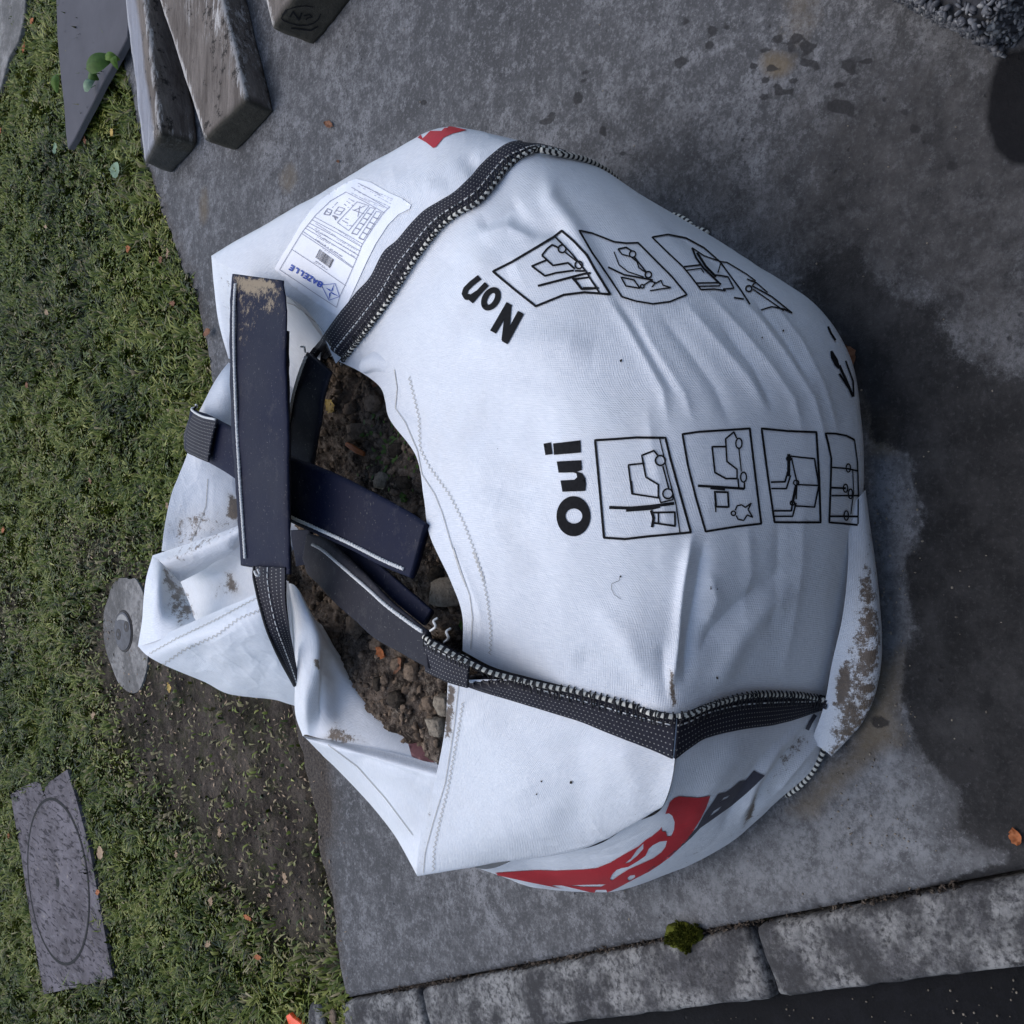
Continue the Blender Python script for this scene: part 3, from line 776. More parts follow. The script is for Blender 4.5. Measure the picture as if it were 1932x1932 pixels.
def fill(outer, holes=(), step=0.03):
    """cdt triangulation of a polygon with holes -> (pts2d, tris)"""
    pts = []; edges_ = []
    for lp_ in [outer] + list(holes):
        b = len(pts); n = len(lp_); pts += [tuple(x[:2]) for x in lp_]; edges_ += [(b + i_, b + (i_ + 1) % n) for i_ in range(n)]
    lo = np.min(outer, 0)[:2]; hi = np.max(outer, 0)[:2]
    gx, gy = np.meshgrid(np.arange(lo[0] + step * 0.37, hi[0], step), np.arange(lo[1] + step * 0.41, hi[1], step))
    gp = np.stack([gx.ravel(), gy.ravel()], -1)
    if len(gp):
        m_ = inside(gp, np.asarray(outer)[:, :2])
        for h_ in holes: m_ &= ~inside(gp, np.asarray(h_)[:, :2])
        gp = gp[m_]
        if len(gp):
            dmin = np.min([seg_dist(gp, np.asarray(l_)[:, :2])[0] for l_ in [outer] + list(holes)], 0)
            gp = gp[dmin > step * 0.4]
        pts += [tuple(x) for x in gp]
    vs, es, fs, *_ = delaunay_2d_cdt([Vector(x) for x in pts], edges_, [], 0, 1e-7)
    vs = np.array([tuple(x) for x in vs]); fs = np.array([tuple(f) for f in fs if len(f) == 3])
    cen = vs[fs].mean(1); m_ = inside(cen, np.asarray(outer)[:, :2])
    for h_ in holes: m_ &= ~inside(cen, np.asarray(h_)[:, :2])
    return vs, fs[m_]
def circ(c, r, n=72): return [(c[0] + r * math.cos(2 * math.pi * i_ / n), c[1] + r * math.sin(2 * math.pi * i_ / n)) for i_ in range(n)]
def slabpoly(mb, outer, holes, z, th):
    v, f = fill(outer, holes)
    mb.add([(x, y, z) for x, y in v], f)
    for lp_ in [outer] + list(holes):
        n = len(lp_)
        mb.add([(x, y, z) for x, y, *_ in lp_] + [(x, y, z - th) for x, y, *_ in lp_], [(i_, (i_ + 1) % n, n + (i_ + 1) % n, n + i_) for i_ in range(n)])
cov = [P(a, b, z=zc)[:2] for a, b in [(19, 1500), (30, 1490), (66, 1475), (76, 1480), (82, 1499), (86, 1480), (126, 1452), (141, 1500), (168, 1600), (212, 1844), (150, 1862), (82, 1876), (60, 1752), (40, 1620)]]
cov = [tuple(x) for x in cov]
# keep the hole inside the plate
cx = np.asarray(cov); 
mb = MB(); slabpoly(mb, cov, [], zc - 0.001, 0.03)
o = mb.build('frame', M_TREAD, mh, smooth=False, off=lc * (1, 1, 0))
mb = MB(); slabpoly(mb, circ(lc, rl + 0.005), [circ(lc, rl - 0.006)], zc + 0.0006, 0.0)
mb.build('gap_ring', M_BLACK, mh, smooth=False, off=lc * (1, 1, 0))
mb = MB(); slabpoly(mb, circ(lc, rl - 0.004), [circ(lc + np.array((-0.005, -0.01, 0)), 0.016, 20)], zc, 0.004)
lid = mb.build('lid', M_TREAD, mh, smooth=False, off=lc * (1, 1, 0))
mb = MB(); slabpoly(mb, circ(lc + np.array((-0.005, -0.01, 0)), 0.0165, 20), [], zc + 0.0006, 0.0)
mb.build('lifting_hole', M_BLACK, lid, smooth=False, off=lc * (1, 1, 0))

# ---- utility cap in its cement collar
mb = MB(); pad = [P(a, b, z=0.006)[:2] for a, b in PADPX]
pad = resample(catmull(np.array(pad + pad[:1]), 60), 0.01)[:-1]
pad = [tuple(q * (1 + 0) + 0.012 * np.array((vnoise(np.array([q[0], q[1], 0.]), 14), vnoise(np.array([q[0], q[1], 5.]), 14)))) for q in pad]
cc = P(231, 1191, z=0.002); Dc = cc[1] * CP + CAM_H * SP; rc = 40 / FP * Dc
cap = thing('utility_cap', 'round dark valve cap with two bolt recesses in a pale cement collar', 'valve cap', tuple(cc * (1, 1, 0)))
slabpoly(mb, pad, [], -0.003, 0.05); mb.build('cement_collar', M_PAD, cap, smooth=False, off=cc * (1, 1, 0))
M_CAP = mat_simple('worn_grey_metal', (0.040, 0.042, 0.050), 0.6, 25, 0.6, 0.6, 0.004)
M_CAPR = mat_simple('dark_rim', (0.02, 0.018, 0.016), 0.7, 60)
M_PALE = mat_simple('pale_paint', (0.22, 0.215, 0.20), 0.6, 60, 0.2)
def disc(mb, c, r, z0, z1, n=40, rr=None):
    rr = rr or 0.003
    prof = [(r, z0), (r, z1 - rr), (r - rr, z1)]
    v = []; f = []
    for rad, z in prof:
        for i_ in range(n): a = 2 * math.pi * i_ / n; v.append((c[0] + rad * math.cos(a), c[1] + rad * math.sin(a), z))
    for k_ in range(2):
        for i_ in range(n): f.append((k_ * n + i_, k_ * n + (i_ + 1) % n, (k_ + 1) * n + (i_ + 1) % n, (k_ + 1) * n + i_))
    f.append(tuple(2 * n + i_ for i_ in range(n))); mb.add(v, f)
mb = MB(); disc(mb, cc, rc, -0.02, 0.000); mb.build('rim', M_CAPR, cap, smooth=False, off=cc * (1, 1, 0))
mb = MB(); disc(mb, cc, rc * 0.90, -0.002, 0.0025, rr=0.001); capl = mb.build('lid', M_CAP, cap, smooth=False, off=cc * (1, 1, 0))
for (a, b) in ((238, 1182), (223, 1197)):
    q_ = P(a, b, z=0.003)
    mb = MB(); disc(mb, q_, 0.019, 0.0015, 0.0032, 20, 0.0006); rec = mb.build('bolt_recess', M_CAPR, capl, smooth=False, off=cc * (1, 1, 0))
    mb = MB(); disc(mb, q_, 0.007, 0.0028, 0.0042, 12, 0.0006); mb.build('bolt', M_CAP, capl, smooth=False, off=cc * (1, 1, 0))
mb = MB()
ar = []
c3 = np.array(cc[:2])
for i_ in range(16):
    a = math.radians(50 - 100 * i_ / 15); ar.append((c3[0] + rc * 0.80 * math.cos(a), c3[1] + rc * 0.80 * math.sin(a)))
for i_ in range(16):
    a = math.radians(-50 + 100 * i_ / 15); ar.append((c3[0] + rc * (0.80 - 0.26 * math.cos(a) ** 2) * math.cos(a), c3[1] + rc * 0.72 * math.sin(a)))
slabpoly(mb, ar, [], 0.0031, 0.0006); mb.build('painted_mark', M_PALE, capl, smooth=False, off=cc * (1, 1, 0))

# ---- pebble-faced planter corner at the near right
M_PEB = N('grey_pebbles')
c_ = M_PEB.ramp(M_PEB.attr('tint'), [(0.0, (0.035, 0.035, 0.040)), (0.5, (0.12, 0.12, 0.125)), (1.0, (0.30, 0.29, 0.27))])
M_PEB = M_PEB.done(c_, 0.6, None, spec=0.4)
pc = P(1893, 104, z=0); pd1 = P(1695, 0, z=0) - pc; pd1 /= np.linalg.norm(pd1); pd2 = np.array((pd1[1], -pd1[0], 0)) * 1.0
pd2 = np.array((0.55, -0.83, 0)); pd2 /= np.linalg.norm(pd2)
pl_h = 0.10
planter = thing('pebble_planter', 'low block faced with grey pebbles at the dark corner of the yard', 'planter', tuple(pc))
mb = MB()
cs = [pc, pc + pd2 * 0.45, pc + pd2 * 0.45 + pd1 * 0.5, pc + pd1 * 0.5]
rough_block(mb, [c - (0, 0, 0.03) for c in cs] + [c + (0, 0, pl_h) for c in cs], n=(20, 20, 6), amp=0.004, rnd=0.03)
mb.build('core', mat_simple('dark_mortar', (0.03, 0.03, 0.033), 0.9, 80), planter, off=pc)
r = np.random.default_rng(5)
ico = bmesh.new(); bmesh.ops.create_icosphere(ico, subdivisions=1, radius=1); iv = np.array([v.co for v in ico.verts]); iff = np.array([[v.index for v in f.verts] for f in ico.faces]); ico.free()
ico = bmesh.new(); bmesh.ops.create_icosphere(ico, subdivisions=3, radius=1); iv3 = np.array([v.co for v in ico.verts]); iff3 = np.array([[v.index for v in f.verts] for f in ico.faces]); ico.free()
ico = bmesh.new(); bmesh.ops.create_icosphere(ico, subdivisions=2, radius=1); iv2 = np.array([v.co for v in ico.verts]); iff2 = np.array([[v.index for v in f.verts] for f in ico.faces]); ico.free()
def rotm(r): 
    q_ = r.normal(size=4); q_ /= np.linalg.norm(q_); w_, x, y, z = q_
    return np.array([[1 - 2 * (y * y + z * z), 2 * (x * y - z * w_), 2 * (x * z + y * w_)], [2 * (x * y + z * w_), 1 - 2 * (x * x + z * z), 2 * (y * z - x * w_)], [2 * (x * z - y * w_), 2 * (y * z + x * w_), 1 - 2 * (x * x + y * y)]])
VV, FF, TT = [], [], []
for k_ in range(5200):
    u_ = r.random()
    if u_ < 0.62: a, b = r.uniform(0.0, 0.45), r.uniform(0, 0.5); c = pc + pd2 * a + pd1 * b + np.array((0, 0, pl_h))
    elif u_ < 0.82: b = r.uniform(0, 0.5); c = pc + pd1 * b + np.array((0, 0, r.uniform(0, pl_h)))
    else: a = r.uniform(0, 0.45); c = pc + pd2 * a + np.array((0, 0, r.uniform(0, pl_h)))
    sz = np.array((1.0, 0.72, 0.32)) * r.uniform(0.0035, 0.0088)
    V_ = (iv * sz) @ rotm(r).T + c
    FF.append(iff + len(VV) * len(iv)); VV.append(V_); TT.append(np.full(len(iv), r.beta(1.3, 2.2)))
mesh_obj('pebble_facing', np.concatenate(VV) - pc, np.concatenate(FF), M_PEB, planter, attrs={'tint': np.concatenate(TT)})['kind'] = 'stuff'
# ================================================================== THE BAG
bag = thing('bulk_bag', 'large white woven bulk bag of rubble with black webbing seams and navy lifting loops', 'bulk bag', (0, 1.3, 0))
BO = np.array((0, 1.3, 0))
M_FAB = mat_fabric(); M_WEB = mat_webbing()
M_STRAP = mat_strap('navy_strap', (0.0040, 0.0062, 0.020), (0.0075, 0.0105, 0.030), 0.8, 0.35)
M_STRAP2 = mat_strap('dusty_strap', (0.010, 0.0105, 0.018), (0.028, 0.027, 0.033), 0.7, 0.5)
M_THREAD = mat_simple('white_thread', (0.60, 0.60, 0.58), 0.8, 700, 0.3, 0.5, 0.0008)
M_HEM = mat_simple('grubby_thread', (0.50, 0.49, 0.46), 0.9, 300, 0.3)
M_INK = mat_simple('black_ink', (0.009, 0.009, 0.010), 0.8, 300, 0.5, 0.2, 0.0006, spec=0.15)
M_RED = mat_simple('red_ink', (0.42, 0.020, 0.028), 0.5, 300, 0.12, 0.25, 0.0006)
M_FADED = mat_simple('faded_red', (0.22, 0.10, 0.10), 0.6, 300, 0.12)
M_DGREY = mat_simple('dark_grey_ink', (0.045, 0.045, 0.06), 0.55, 300, 0.2, 0.25, 0.0006)
M_BLUE = mat_simple('blue_ink', (0.02, 0.075, 0.42), 0.5, 300, 0.1)
M_LABEL = mat_simple('label_paper', (0.80, 0.82, 0.86), 0.35, 40, 0.05, 0.08, 0.003, spec=0.5)
M_GLINE = mat_simple('grey_print', (0.24, 0.24, 0.29), 0.6, 300, 0.1)

def C(*r):
    """control row: (px,py,z) triples seen in the photo, or ('w',x,y,z) world points"""
    return [np.array(q[1:], float) if q[0] == 'w' else P(q[0], q[1], z=q[2]) for q in r]

CREASES = []   # (polyline px, width px, amplitude m, kind)
def crease(pl, wd, amp): CREASES.append((np.asarray(pl, float), wd, amp))
# ridges / valleys on the big front panel
crease([(1143, 560), (1180, 610), (1218, 677), (1250, 735), (1262, 800)], 11, 0.0034)
crease([(1160, 560), (1200, 620), (1240, 690), (1275, 745)], 9, -0.0034)
crease([(1290, 568), (1350, 640), (1414, 715), (1450, 780)], 12, 0.0034)
crease([(1245, 590), (1300, 660), (1350, 730), (1380, 800)], 13, -0.0034)
crease([(1335, 553), (1400, 625), (1455, 692), (1497, 752), (1515, 820)], 9, 0.0031)
crease([(1360, 610), (1420, 690), (1460, 770)], 9, -0.0028)
crease([(1395, 560), (1440, 610), (1490, 680), (1534, 750), (1560, 840)], 8, 0.0028)
crease([(1420, 560), (1480, 640), (1530, 720)], 7, -0.0025)
crease([(1450, 560), (1510, 640), (1555, 730), (1585, 830)], 7, 0.0023)
crease([(1200, 590), (1230, 650), (1290, 740), (1310, 800)], 10, 0.0023)
crease([(1060, 450), (1010, 500), (960, 520)], 30, 0.0045)
crease([(1030, 330), (1040, 380), (1080, 430), (1150, 560)], 18, 0.0075)
crease([(960, 400), (1000, 430), (1070, 445)], 18, -0.0053)
crease([(900, 425), (945, 405), (985, 380)], 14, -0.0067)
crease([(905, 445), (960, 430), (1010, 450)], 13, 0.0045)
crease([(870, 640), (960, 650), (1060, 650), (1120, 660)], 30, 0.0060)
crease([(760, 700), (860, 690), (960, 705), (1050, 720)], 26, -0.0030)
crease([(820, 640), (880, 560), (930, 470)], 26, 0.0053)
crease([(740, 600), (800, 540), (860, 470)], 20, -0.0060)
crease([(870, 800), (930, 820), (960, 880), (940, 960)], 50, -0.008)
crease([(900, 760), (1000, 790), (1020, 860), (990, 940)], 40, -0.0067)
crease([(960, 970), (1000, 1040), (1030, 1100)], 34, -0.0030)
crease([(1305, 1010), (1292, 1080), (1280, 1160), (1272, 1240), (1264, 1310)], 10, 0.0090)
crease([(1330, 1020), (1318, 1100), (1300, 1200), (1290, 1290)], 13, -0.0083)
crease([(1250, 1210), (1252, 1270), (1258, 1330)], 14, -0.0045)
crease([(1480, 1080), (1430, 1110), (1385, 1150), (1345, 1190), (1320, 1230)], 14, -0.0075)
crease([(1500, 1110), (1440, 1150), (1395, 1200), (1365, 1260), (1340, 1310)], 20, 0.0067)
crease([(1340, 1080), (1350, 1130), (1330, 1180)], 14, 0.0037)
crease([(1410, 990), (1416, 1080), (1400, 1180)], 12, 0.0023)
crease([(1470, 980), (1468, 1080), (1450, 1200)], 12, -0.0023)
crease([(1515, 960), (1512, 1060), (1490, 1200), (1470, 1290)], 12, 0.0023)
crease([(1250, 420), (1330, 480), (1420, 560)], 12, -0.0030)
crease([(1220, 760), (1230, 840), (1248, 930), (1262, 1010)], 16, 0.0023)
crease([(1120, 1140), (1180, 1200), (1220, 1290)], 20, 0.0030)
crease([(1080, 1240), (1140, 1250), (1200, 1290)], 20, -0.0030)
crease([(745, 720), (755, 790), (800, 850), (812, 930), (845, 1010), (880, 1080), (905, 1150), (912, 1230)], 7, 0.0022)
crease([(705, 700), (735, 760)], 12, 0.006)
crease([(735, 745), (760, 770), (790, 800)], 14, -0.007)
# left panel
crease([(880, 1330), (960, 1420), (1010, 1520)], 40, 0.0045)
crease([(1080, 1370), (1100, 1480), (1070, 1580)], 34, -0.0037)
crease([(1170, 1400), (1200, 1480), (1190, 1540)], 26, 0.0030)
crease([(1540, 1370), (1490, 1420), (1440, 1490), (1410, 1560)], 8, 0.0060)
crease([(1520, 1360), (1470, 1410), (1425, 1480), (1395, 1550)], 8, -0.0060)
crease([(1500, 1370), (1440, 1430), (1390, 1510), (1360, 1570)], 10, 0.0045)
crease([(1548, 1395), (1500, 1450), (1460, 1500)], 7, -0.0045)
crease([(1400, 1390), (1350, 1470), (1300, 1560)], 22, -0.0037)
# right panel
crease([(790, 350), (850, 370), (905, 330)], 24, 0.0045)
crease([(870, 290), (900, 320), (960, 300)], 18, -0.0045)
crease([(640, 380), (700, 340), (770, 330)], 26, 0.0030)
crease([(480, 560), (560, 500), (640, 420)], 30, 0.0023)
# inner left wall
crease([(620, 1205), (612, 1290), (600, 1370)], 10, -0.0075)
crease([(700, 1330), (650, 1370), (600, 1400)], 18, 0.0030)
crease([(660, 1425), (740, 1450), (810, 1480)], 12, -0.0053)
crease([(410, 1180), (440, 1230), (500, 1270)], 26, 0.0060)
crease([(350, 1240), (420, 1270), (520, 1240)], 20, -0.0045)

MUD = [  # (polygon px, soft, amount)
    ([(300, 1060), (322, 1075), (350, 1110), (372, 1160), (335, 1180), (318, 1150), (308, 1100)], 14, 0.75),
    ([(330, 1020), (450, 985), (452, 1000), (400, 1035), (345, 1070), (310, 1060)], 14, 0.42),
    ([(345, 960), (450, 970), (452, 1000), (330, 1040), (310, 990)], 20, 0.50),
    ([(430, 930), (452, 945), (450, 985), (428, 975)], 8, 1.0),
    ([(424, 1080), (440, 1078), (452, 1120), (440, 1125), (428, 1110)], 8, 0.85),
    ([(400, 1100), (425, 1090), (430, 1125), (400, 1135)], 10, 0.45),
    ([(400, 485), (425, 490), (445, 520), (440, 640), (425, 600), (410, 540)], 10, 0.35),
    ([(632, 1350), (645, 1372), (690, 1400), (640, 1402), (610, 1396), (622, 1380)], 10, 0.75),
    ([(690, 1330), (760, 1355), (790, 1372), (790, 1385), (740, 1375), (690, 1345)], 10, 0.75),
    ([(593, 1244), (602, 1244), (602, 1262), (594, 1258)], 4, 1.1),
    ([(846, 1290), (862, 1300), (856, 1345), (850, 1395), (838, 1392), (838, 1340)], 8, 0.95),
    ([(862, 1300), (900, 1320), (890, 1380), (866, 1350)], 30, 0.25),
    ([(1640, 1010), (1653, 1110), (1666, 1200), (1666, 1290), (1632, 1372), (1590, 1424), (1550, 1445), (1570, 1380), (1596, 1290), (1612, 1180), (1625, 1060)], 20, 0.80),
    ([(1575, 1280), (1600, 1240), (1612, 1300), (1590, 1340), (1575, 1330)], 10, 0.95),
    ([(1540, 1380), (1500, 1430), (1450, 1500), (1430, 1500), (1470, 1420), (1520, 1370)], 10, 0.5),
    ([(1430, 1490), (1420, 1540), (1400, 1562), (1410, 1530)], 5, 1.0),
    ([(1562, 1260), (1580, 1250), (1580, 1180), (1600, 1100), (1612, 1110), (1600, 1200), (1585, 1290)], 16, 0.25),
    ([(1262, 1262), (1272, 1265), (1278, 1330), (1268, 1335), (1262, 1310)], 5, 0.9),
    ([(745, 370), (775, 385), (772, 400), (748, 396)], 6, 0.8),
    ([(1480, 1500), (1420, 1570), (1300, 1630), (1180, 1670), (1180, 1650), (1300, 1600), (1400, 1540)], 18, 0.30),
    ([(775, 1640), (790, 1630), (800, 1570), (812, 1500), (820, 1500), (805, 1600), (795, 1655)], 5, 0.35),
]

PATCH = []
def patch(name, rows, n=(160, 160), parent=bag, mat=None, creases=True, noise_amp=0.0022, build=True, label=None):
    a = np.array(rows)                       # (R, C, 3)
    a = catmull(a, n[0]); a = catmull(a.transpose(1, 0, 2), n[1]).transpose(1, 0, 2)
    du = np.gradient(a, axis=0); dv = np.gradient(a, axis=1)
    nr = np.cross(du, dv); nr /= np.linalg.norm(nr, axis=2)[..., None] + 1e-12
    if ((CAMP - a) * nr).sum(-1).mean() < 0: nr = -nr; flip = True
    else: flip = False
    # natural unevenness + creases
    disp = noise_amp * fbm(a, 5.0, 3) + noise_amp * 0.5 * fbm(a + 3, 16, 3)
    if creases:
        rg_ = lambda sc_, o_: (1 - np.abs(vnoise(a + o_, sc_))) ** 5
        disp = disp + (0.0022 * rg_(7.0, 1.0) + 0.0014 * rg_(15.0, 2.0) + 0.0008 * rg_(31.0, 4.0)) * np.clip(0.5 + 1.2 * vnoise(a + 8, 3.0), 0, 1) * (0.5 if name == 'front_panel' else 1.0)
    if creases:
        px, py = proj(a.reshape(-1, 3)); pp = np.stack([px, py], -1)
        dd = np.zeros(len(pp))
        for pl, wd, amp in CREASES:
            lo = pl.min(0) - 4 * wd; hi = pl.max(0) + 4 * wd
            m_ = ((pp > lo) & (pp < hi)).all(1)
            if not m_.any(): continue
            d, fr = seg_dist(pp[m_], pl, closed=False)
            tp = np.clip(np.minimum(fr, 1 - fr) * 5 + 0.15, 0, 1)
            x = d / wd
            pr = np.exp(-x * x) if wd > 16 else np.exp(-np.abs(x) ** 1.5)
            dd[m_] += amp * pr * tp
        disp = disp + dd.reshape(disp.shape)
    edge = np.minimum.reduce([np.linspace(0, 1, n[0])[:, None] * 12 + np.zeros(n)[:, :], np.linspace(1, 0, n[0])[:, None] * 12 + np.zeros(n), np.linspace(0, 1, n[1])[None] * 12 + np.zeros(n), np.linspace(1, 0, n[1])[None] * 12 + np.zeros(n)])
    disp = disp * np.clip(edge + 0.25, 0, 1)
    a = a + nr * disp[..., None]
    # uv in metres
    Lu = np.concatenate([np.zeros((1, n[1])), np.cumsum(np.linalg.norm(np.diff(a, axis=0), axis=2), 0)])
    Lv = np.concatenate([np.zeros((n[0], 1)), np.cumsum(np.linalg.norm(np.diff(a, axis=1), axis=2), 1)], 1)
    uv = np.stack([Lu, Lv], -1).reshape(-1, 2)
    px, py = proj(a.reshape(-1, 3)); pp = np.stack([px, py], -1)
    mud = np.zeros(len(pp))
    for pl, sf, amt in MUD: mud = np.maximum(mud, amt * soft(pp, pl, sf))
    f = grid_faces(*n)
    if flip: f = f[:, ::-1]
    v = a.reshape(-1, 3)
    PATCH.append((v, f))
    o = mesh_obj(name, v - BO, f, mat or M_FAB, parent, uv=uv, attrs={'mud': mud}); o.location = (0, 0, 0)
    if label: o['label'] = label
    return a, o

# ---- front panel: rows rim -> ground, columns left seam -> right seam
FC = [
 C((873, 1228, .475), (930, 1258, .460), (1000, 1278, .440), (1080, 1298, .420), (1180, 1324, .390), (1278, 1346, .360), (1395, 1312, .240), (1500, 1310, .110), (1560, 1318, .020), (1575, 1300, 0)),
 C((872, 1159, .480), (940, 1175, .470), (1030, 1190, .450), (1120, 1200, .430), (1210, 1210, .405), (1300, 1215, .355), (1420, 1205, .255), (1530, 1200, .130), (1590, 1180, .040), (1600, 1180, 0)),
 C((850, 1095, .476), (930, 1100, .470), (1020, 1105, .455), (1120, 1110, .435), (1220, 1110, .405), (1330, 1105, .355), (1445, 1095, .260), (1550, 1085, .150), (1606, 1075, .060), (1612, 1075, 0)),
 C((811, 1010, .466), (905, 1015, .470), (1000, 1018, .460), (1105, 1018, .440), (1220, 1012, .407), (1330, 1006, .358), (1450, 998, .272), (1558, 990, .170), (1618, 985, .070), (1624, 985, .005)),
 C((800, 940, .458), (900, 940, .468), (1000, 935, .460), (1100, 930, .445), (1220, 920, .410), (1330, 915, .360), (1450, 905, .280), (1560, 900, .180), (1624, 892, .080), (1630, 892, .01)),
 C((785, 860, .452), (885, 855, .466), (990, 850, .462), (1100, 845, .445), (1210, 840, .412), (1320, 825, .362), (1435, 812, .285), (1545, 800, .185), (1616, 790, .085), (1625, 790, .01)),
 C((735, 790, .447), (840, 765, .463), (950, 750, .463), (1065, 735, .447), (1180, 720, .412), (1300, 705, .360), (1420, 690, .285), (1530, 680, .190), (1595, 672, .090), (1604, 672, .01)),
 C((722, 735, .444), (780, 670, .462), (880, 630, .465), (990, 600, .452), (1110, 580, .415), (1230, 560, .360), (1345, 545, .285), (1450, 548, .190), (1532, 572, .090), (1540, 580, 0)),
 C((684, 704, .447), (735, 630, .460), (820, 560, .465), (915, 490, .455), (1020, 440, .420), (1120, 410, .365), (1230, 410, .280), (1340, 450, .170), (1425, 500, .060), (1432, 510, 0)),
 C((640, 682, .450), (700, 612, .460), (770, 525, .460), (850, 415, .450), (930, 360, .420), (1000, 292, .370), (1110, 306, .270), (1210, 368, .150), (1297, 420, .050), (1315, 435, 0)),
]
FA, front = patch('front_panel', np.array(FC).transpose(1, 0, 2), n=(420, 380))

# curled lip at the rim
patch('front_panel', [C((700, 712, .430), (712, 709, .440), (728, 705, .448)), C((690, 705, .448), (708, 700, .452), (729, 702, .451)), C((682, 702, .455), (704, 692, .459), (731, 696, .452)), C((678, 690, .459), (699, 677, .460), (730, 684, .454)), C((684, 676, .456), (705, 664, .455), (728, 668, .452))], n=(40, 40), creases=False, noise_amp=0.0005)
# ---- left panel: top flap
patch('side_panel', [
 C((845, 1283, .478), (980, 1284, .446), (1130, 1310, .402), (1278, 1346, .358)),
 C((838, 1383, .445), (985, 1380, .428), (1130, 1400, .398), (1275, 1400, .360)),
 C((815, 1497, .405), (970, 1480, .402), (1125, 1480, .380), (1271, 1450, .356)),
 C((794, 1574, .375), (955, 1570, .368), (1110, 1550, .345), (1262, 1492, .348)),
 C((786, 1648, .345), (930, 1626, .322), (1100, 1600, .305), (1249, 1523, .332)),
 C((797, 1648, .325), (930, 1622, .300), (1090, 1590, .285), (1238, 1522, .315)),
], n=(180, 200))
# lower side, down to the ground
LS = [
 C((1278, 1346, .358), (1395, 1312, .240), (1500, 1310, .110), (1560, 1318, .020), (1575, 1300, 0)),
 C((1275, 1430, .352), (1385, 1425, .240), (1478, 1425, .110), (1535, 1440, .030), (1540, 1436, 0)),
 C((1250, 1523, .330), (1330, 1510, .245), (1405, 1512, .140), (1466, 1512, .035), (1468, 1505, 0)),
 C((1190, 1556, .305), (1255, 1578, .235), (1320, 1590, .145), (1382, 1586, .045), (1385, 1578, 0)),
 C((1115, 1598, .285), (1160, 1632, .225), (1215, 1650, .150), (1272, 1645, .055), (1275, 1635, 0)),
 C((1000, 1612, .285), (1045, 1650, .225), (1085, 1672, .150), (1130, 1684, .080), (1150, 1670, 0)),
 C((886, 1632, .30), (925, 1642, .24), (965, 1650, .17), (1010, 1640, .08), (1030, 1620, 0)),
 C(('w', -.50, 1.48, .29), ('w', -.50, 1.48, .22), ('w', -.49, 1.48, .14), ('w', -.48, 1.46, .07), ('w', -.46, 1.44, 0)),
 C(('w', -.38, 1.64, .32), ('w', -.38, 1.64, .24), ('w', -.38, 1.63, .15), ('w', -.37, 1.61, .07), ('w', -.36, 1.59, 0)),
]
patch('side_panel', LS, n=(260, 130))
# rear wall, outer face
patch('rear_panel', [
 C(('w', -.38, 1.64, .32), ('w', -.38, 1.64, .22), ('w', -.38, 1.63, .12), ('w', -.36, 1.59, 0)),
 C(('w', -.30, 1.78, .34), ('w', -.30, 1.80, .24), ('w', -.30, 1.84, .12), ('w', -.26, 1.76, 0)),
 C(('w', -.05, 1.86, .39), ('w', -.05, 1.87, .26), ('w', -.05, 1.90, .12), ('w', -.04, 1.84, 0)),
 C(('w', .18, 1.82, .39), ('w', .20, 1.86, .26), ('w', .20, 1.88, .12), ('w', .18, 1.82, 0)),
 C(('w', .30, 1.80, .40), ('w', .32, 1.82, .28), ('w', .33, 1.83, .12), ('w', .30, 1.80, 0)),
 C((398, 483, .53), ('w', .46, 1.73, .33), ('w', .45, 1.74, .15), ('w', .40, 1.72, 0)),
], n=(90, 60), creases=False)
# ---- right panel with the label
def sidewall(px, py, z, dx):
    a = P(px, py, z=z); f = lambda k, zz: ('w', a[0] + k, a[1], zz)
    return [f(0.01 * dx, z * .66), f(0.0 * dx, z * .33), f(-0.06, 0)]
RP = [
 C((634, 686, .452), (592, 602, .470), (538, 556, .500), (399, 483, .53), *sidewall(399, 483, .53, 1)),
 C((700, 612, .460), (660, 540, .475), (610, 470, .485), (520, 412, .50), *sidewall(520, 412, .50, 1)),
 C((770, 525, .460), (725, 460, .470), (690, 400, .470), (640, 345, .46), *sidewall(640, 345, .46, 1)),
 C((850, 415, .450), (800, 385, .455), (760, 335, .450), (737, 288, .43), *sidewall(737, 288, .43, 1)),
 C((930, 360, .420), (880, 330, .430), (850, 288, .425), (825, 243, .40), *sidewall(825, 243, .40, 1)),
 C((1000, 292, .370), (965, 282, .385), (930, 265, .382), (893, 246, .372), *sidewall(893, 246, .372, 1)),
 C((1010, 290, .362), (1000, 282, .350), (985, 273, .342), (965, 266, .335), ('w', .56, 1.12, .22), ('w', .54, 1.12, .11), ('w', .5, 1.10, 0)),
 C((1110, 306, .270), (1112, 306, .262), (1113, 306, .255), (1115, 307, .25), ('w', .50, 1.03, .17), ('w', .49, 1.03, .09), ('w', .465, 1.02, 0)),
]
RA, rightp = patch('side_panel', RP, n=(260, 240))
# inner face seen behind the big loop (right rear)
patch('rear_panel', [
 C((399, 483, .53), (404, 538, .505), (413, 608, .470), (431, 676, .445)),
 C((440, 500, .525), (445, 550, .495), (447, 615, .455), (455, 685, .425)),
 C((505, 535, .505), (505, 580, .470), (500, 640, .430), (500, 700, .400)),
 C((560, 575, .480), (555, 615, .440), (550, 670, .400), (550, 730, .370)),
 C((610, 640, .440), (605, 670, .390), (600, 710, .36), (600, 760, .335)),
], n=(100, 100))
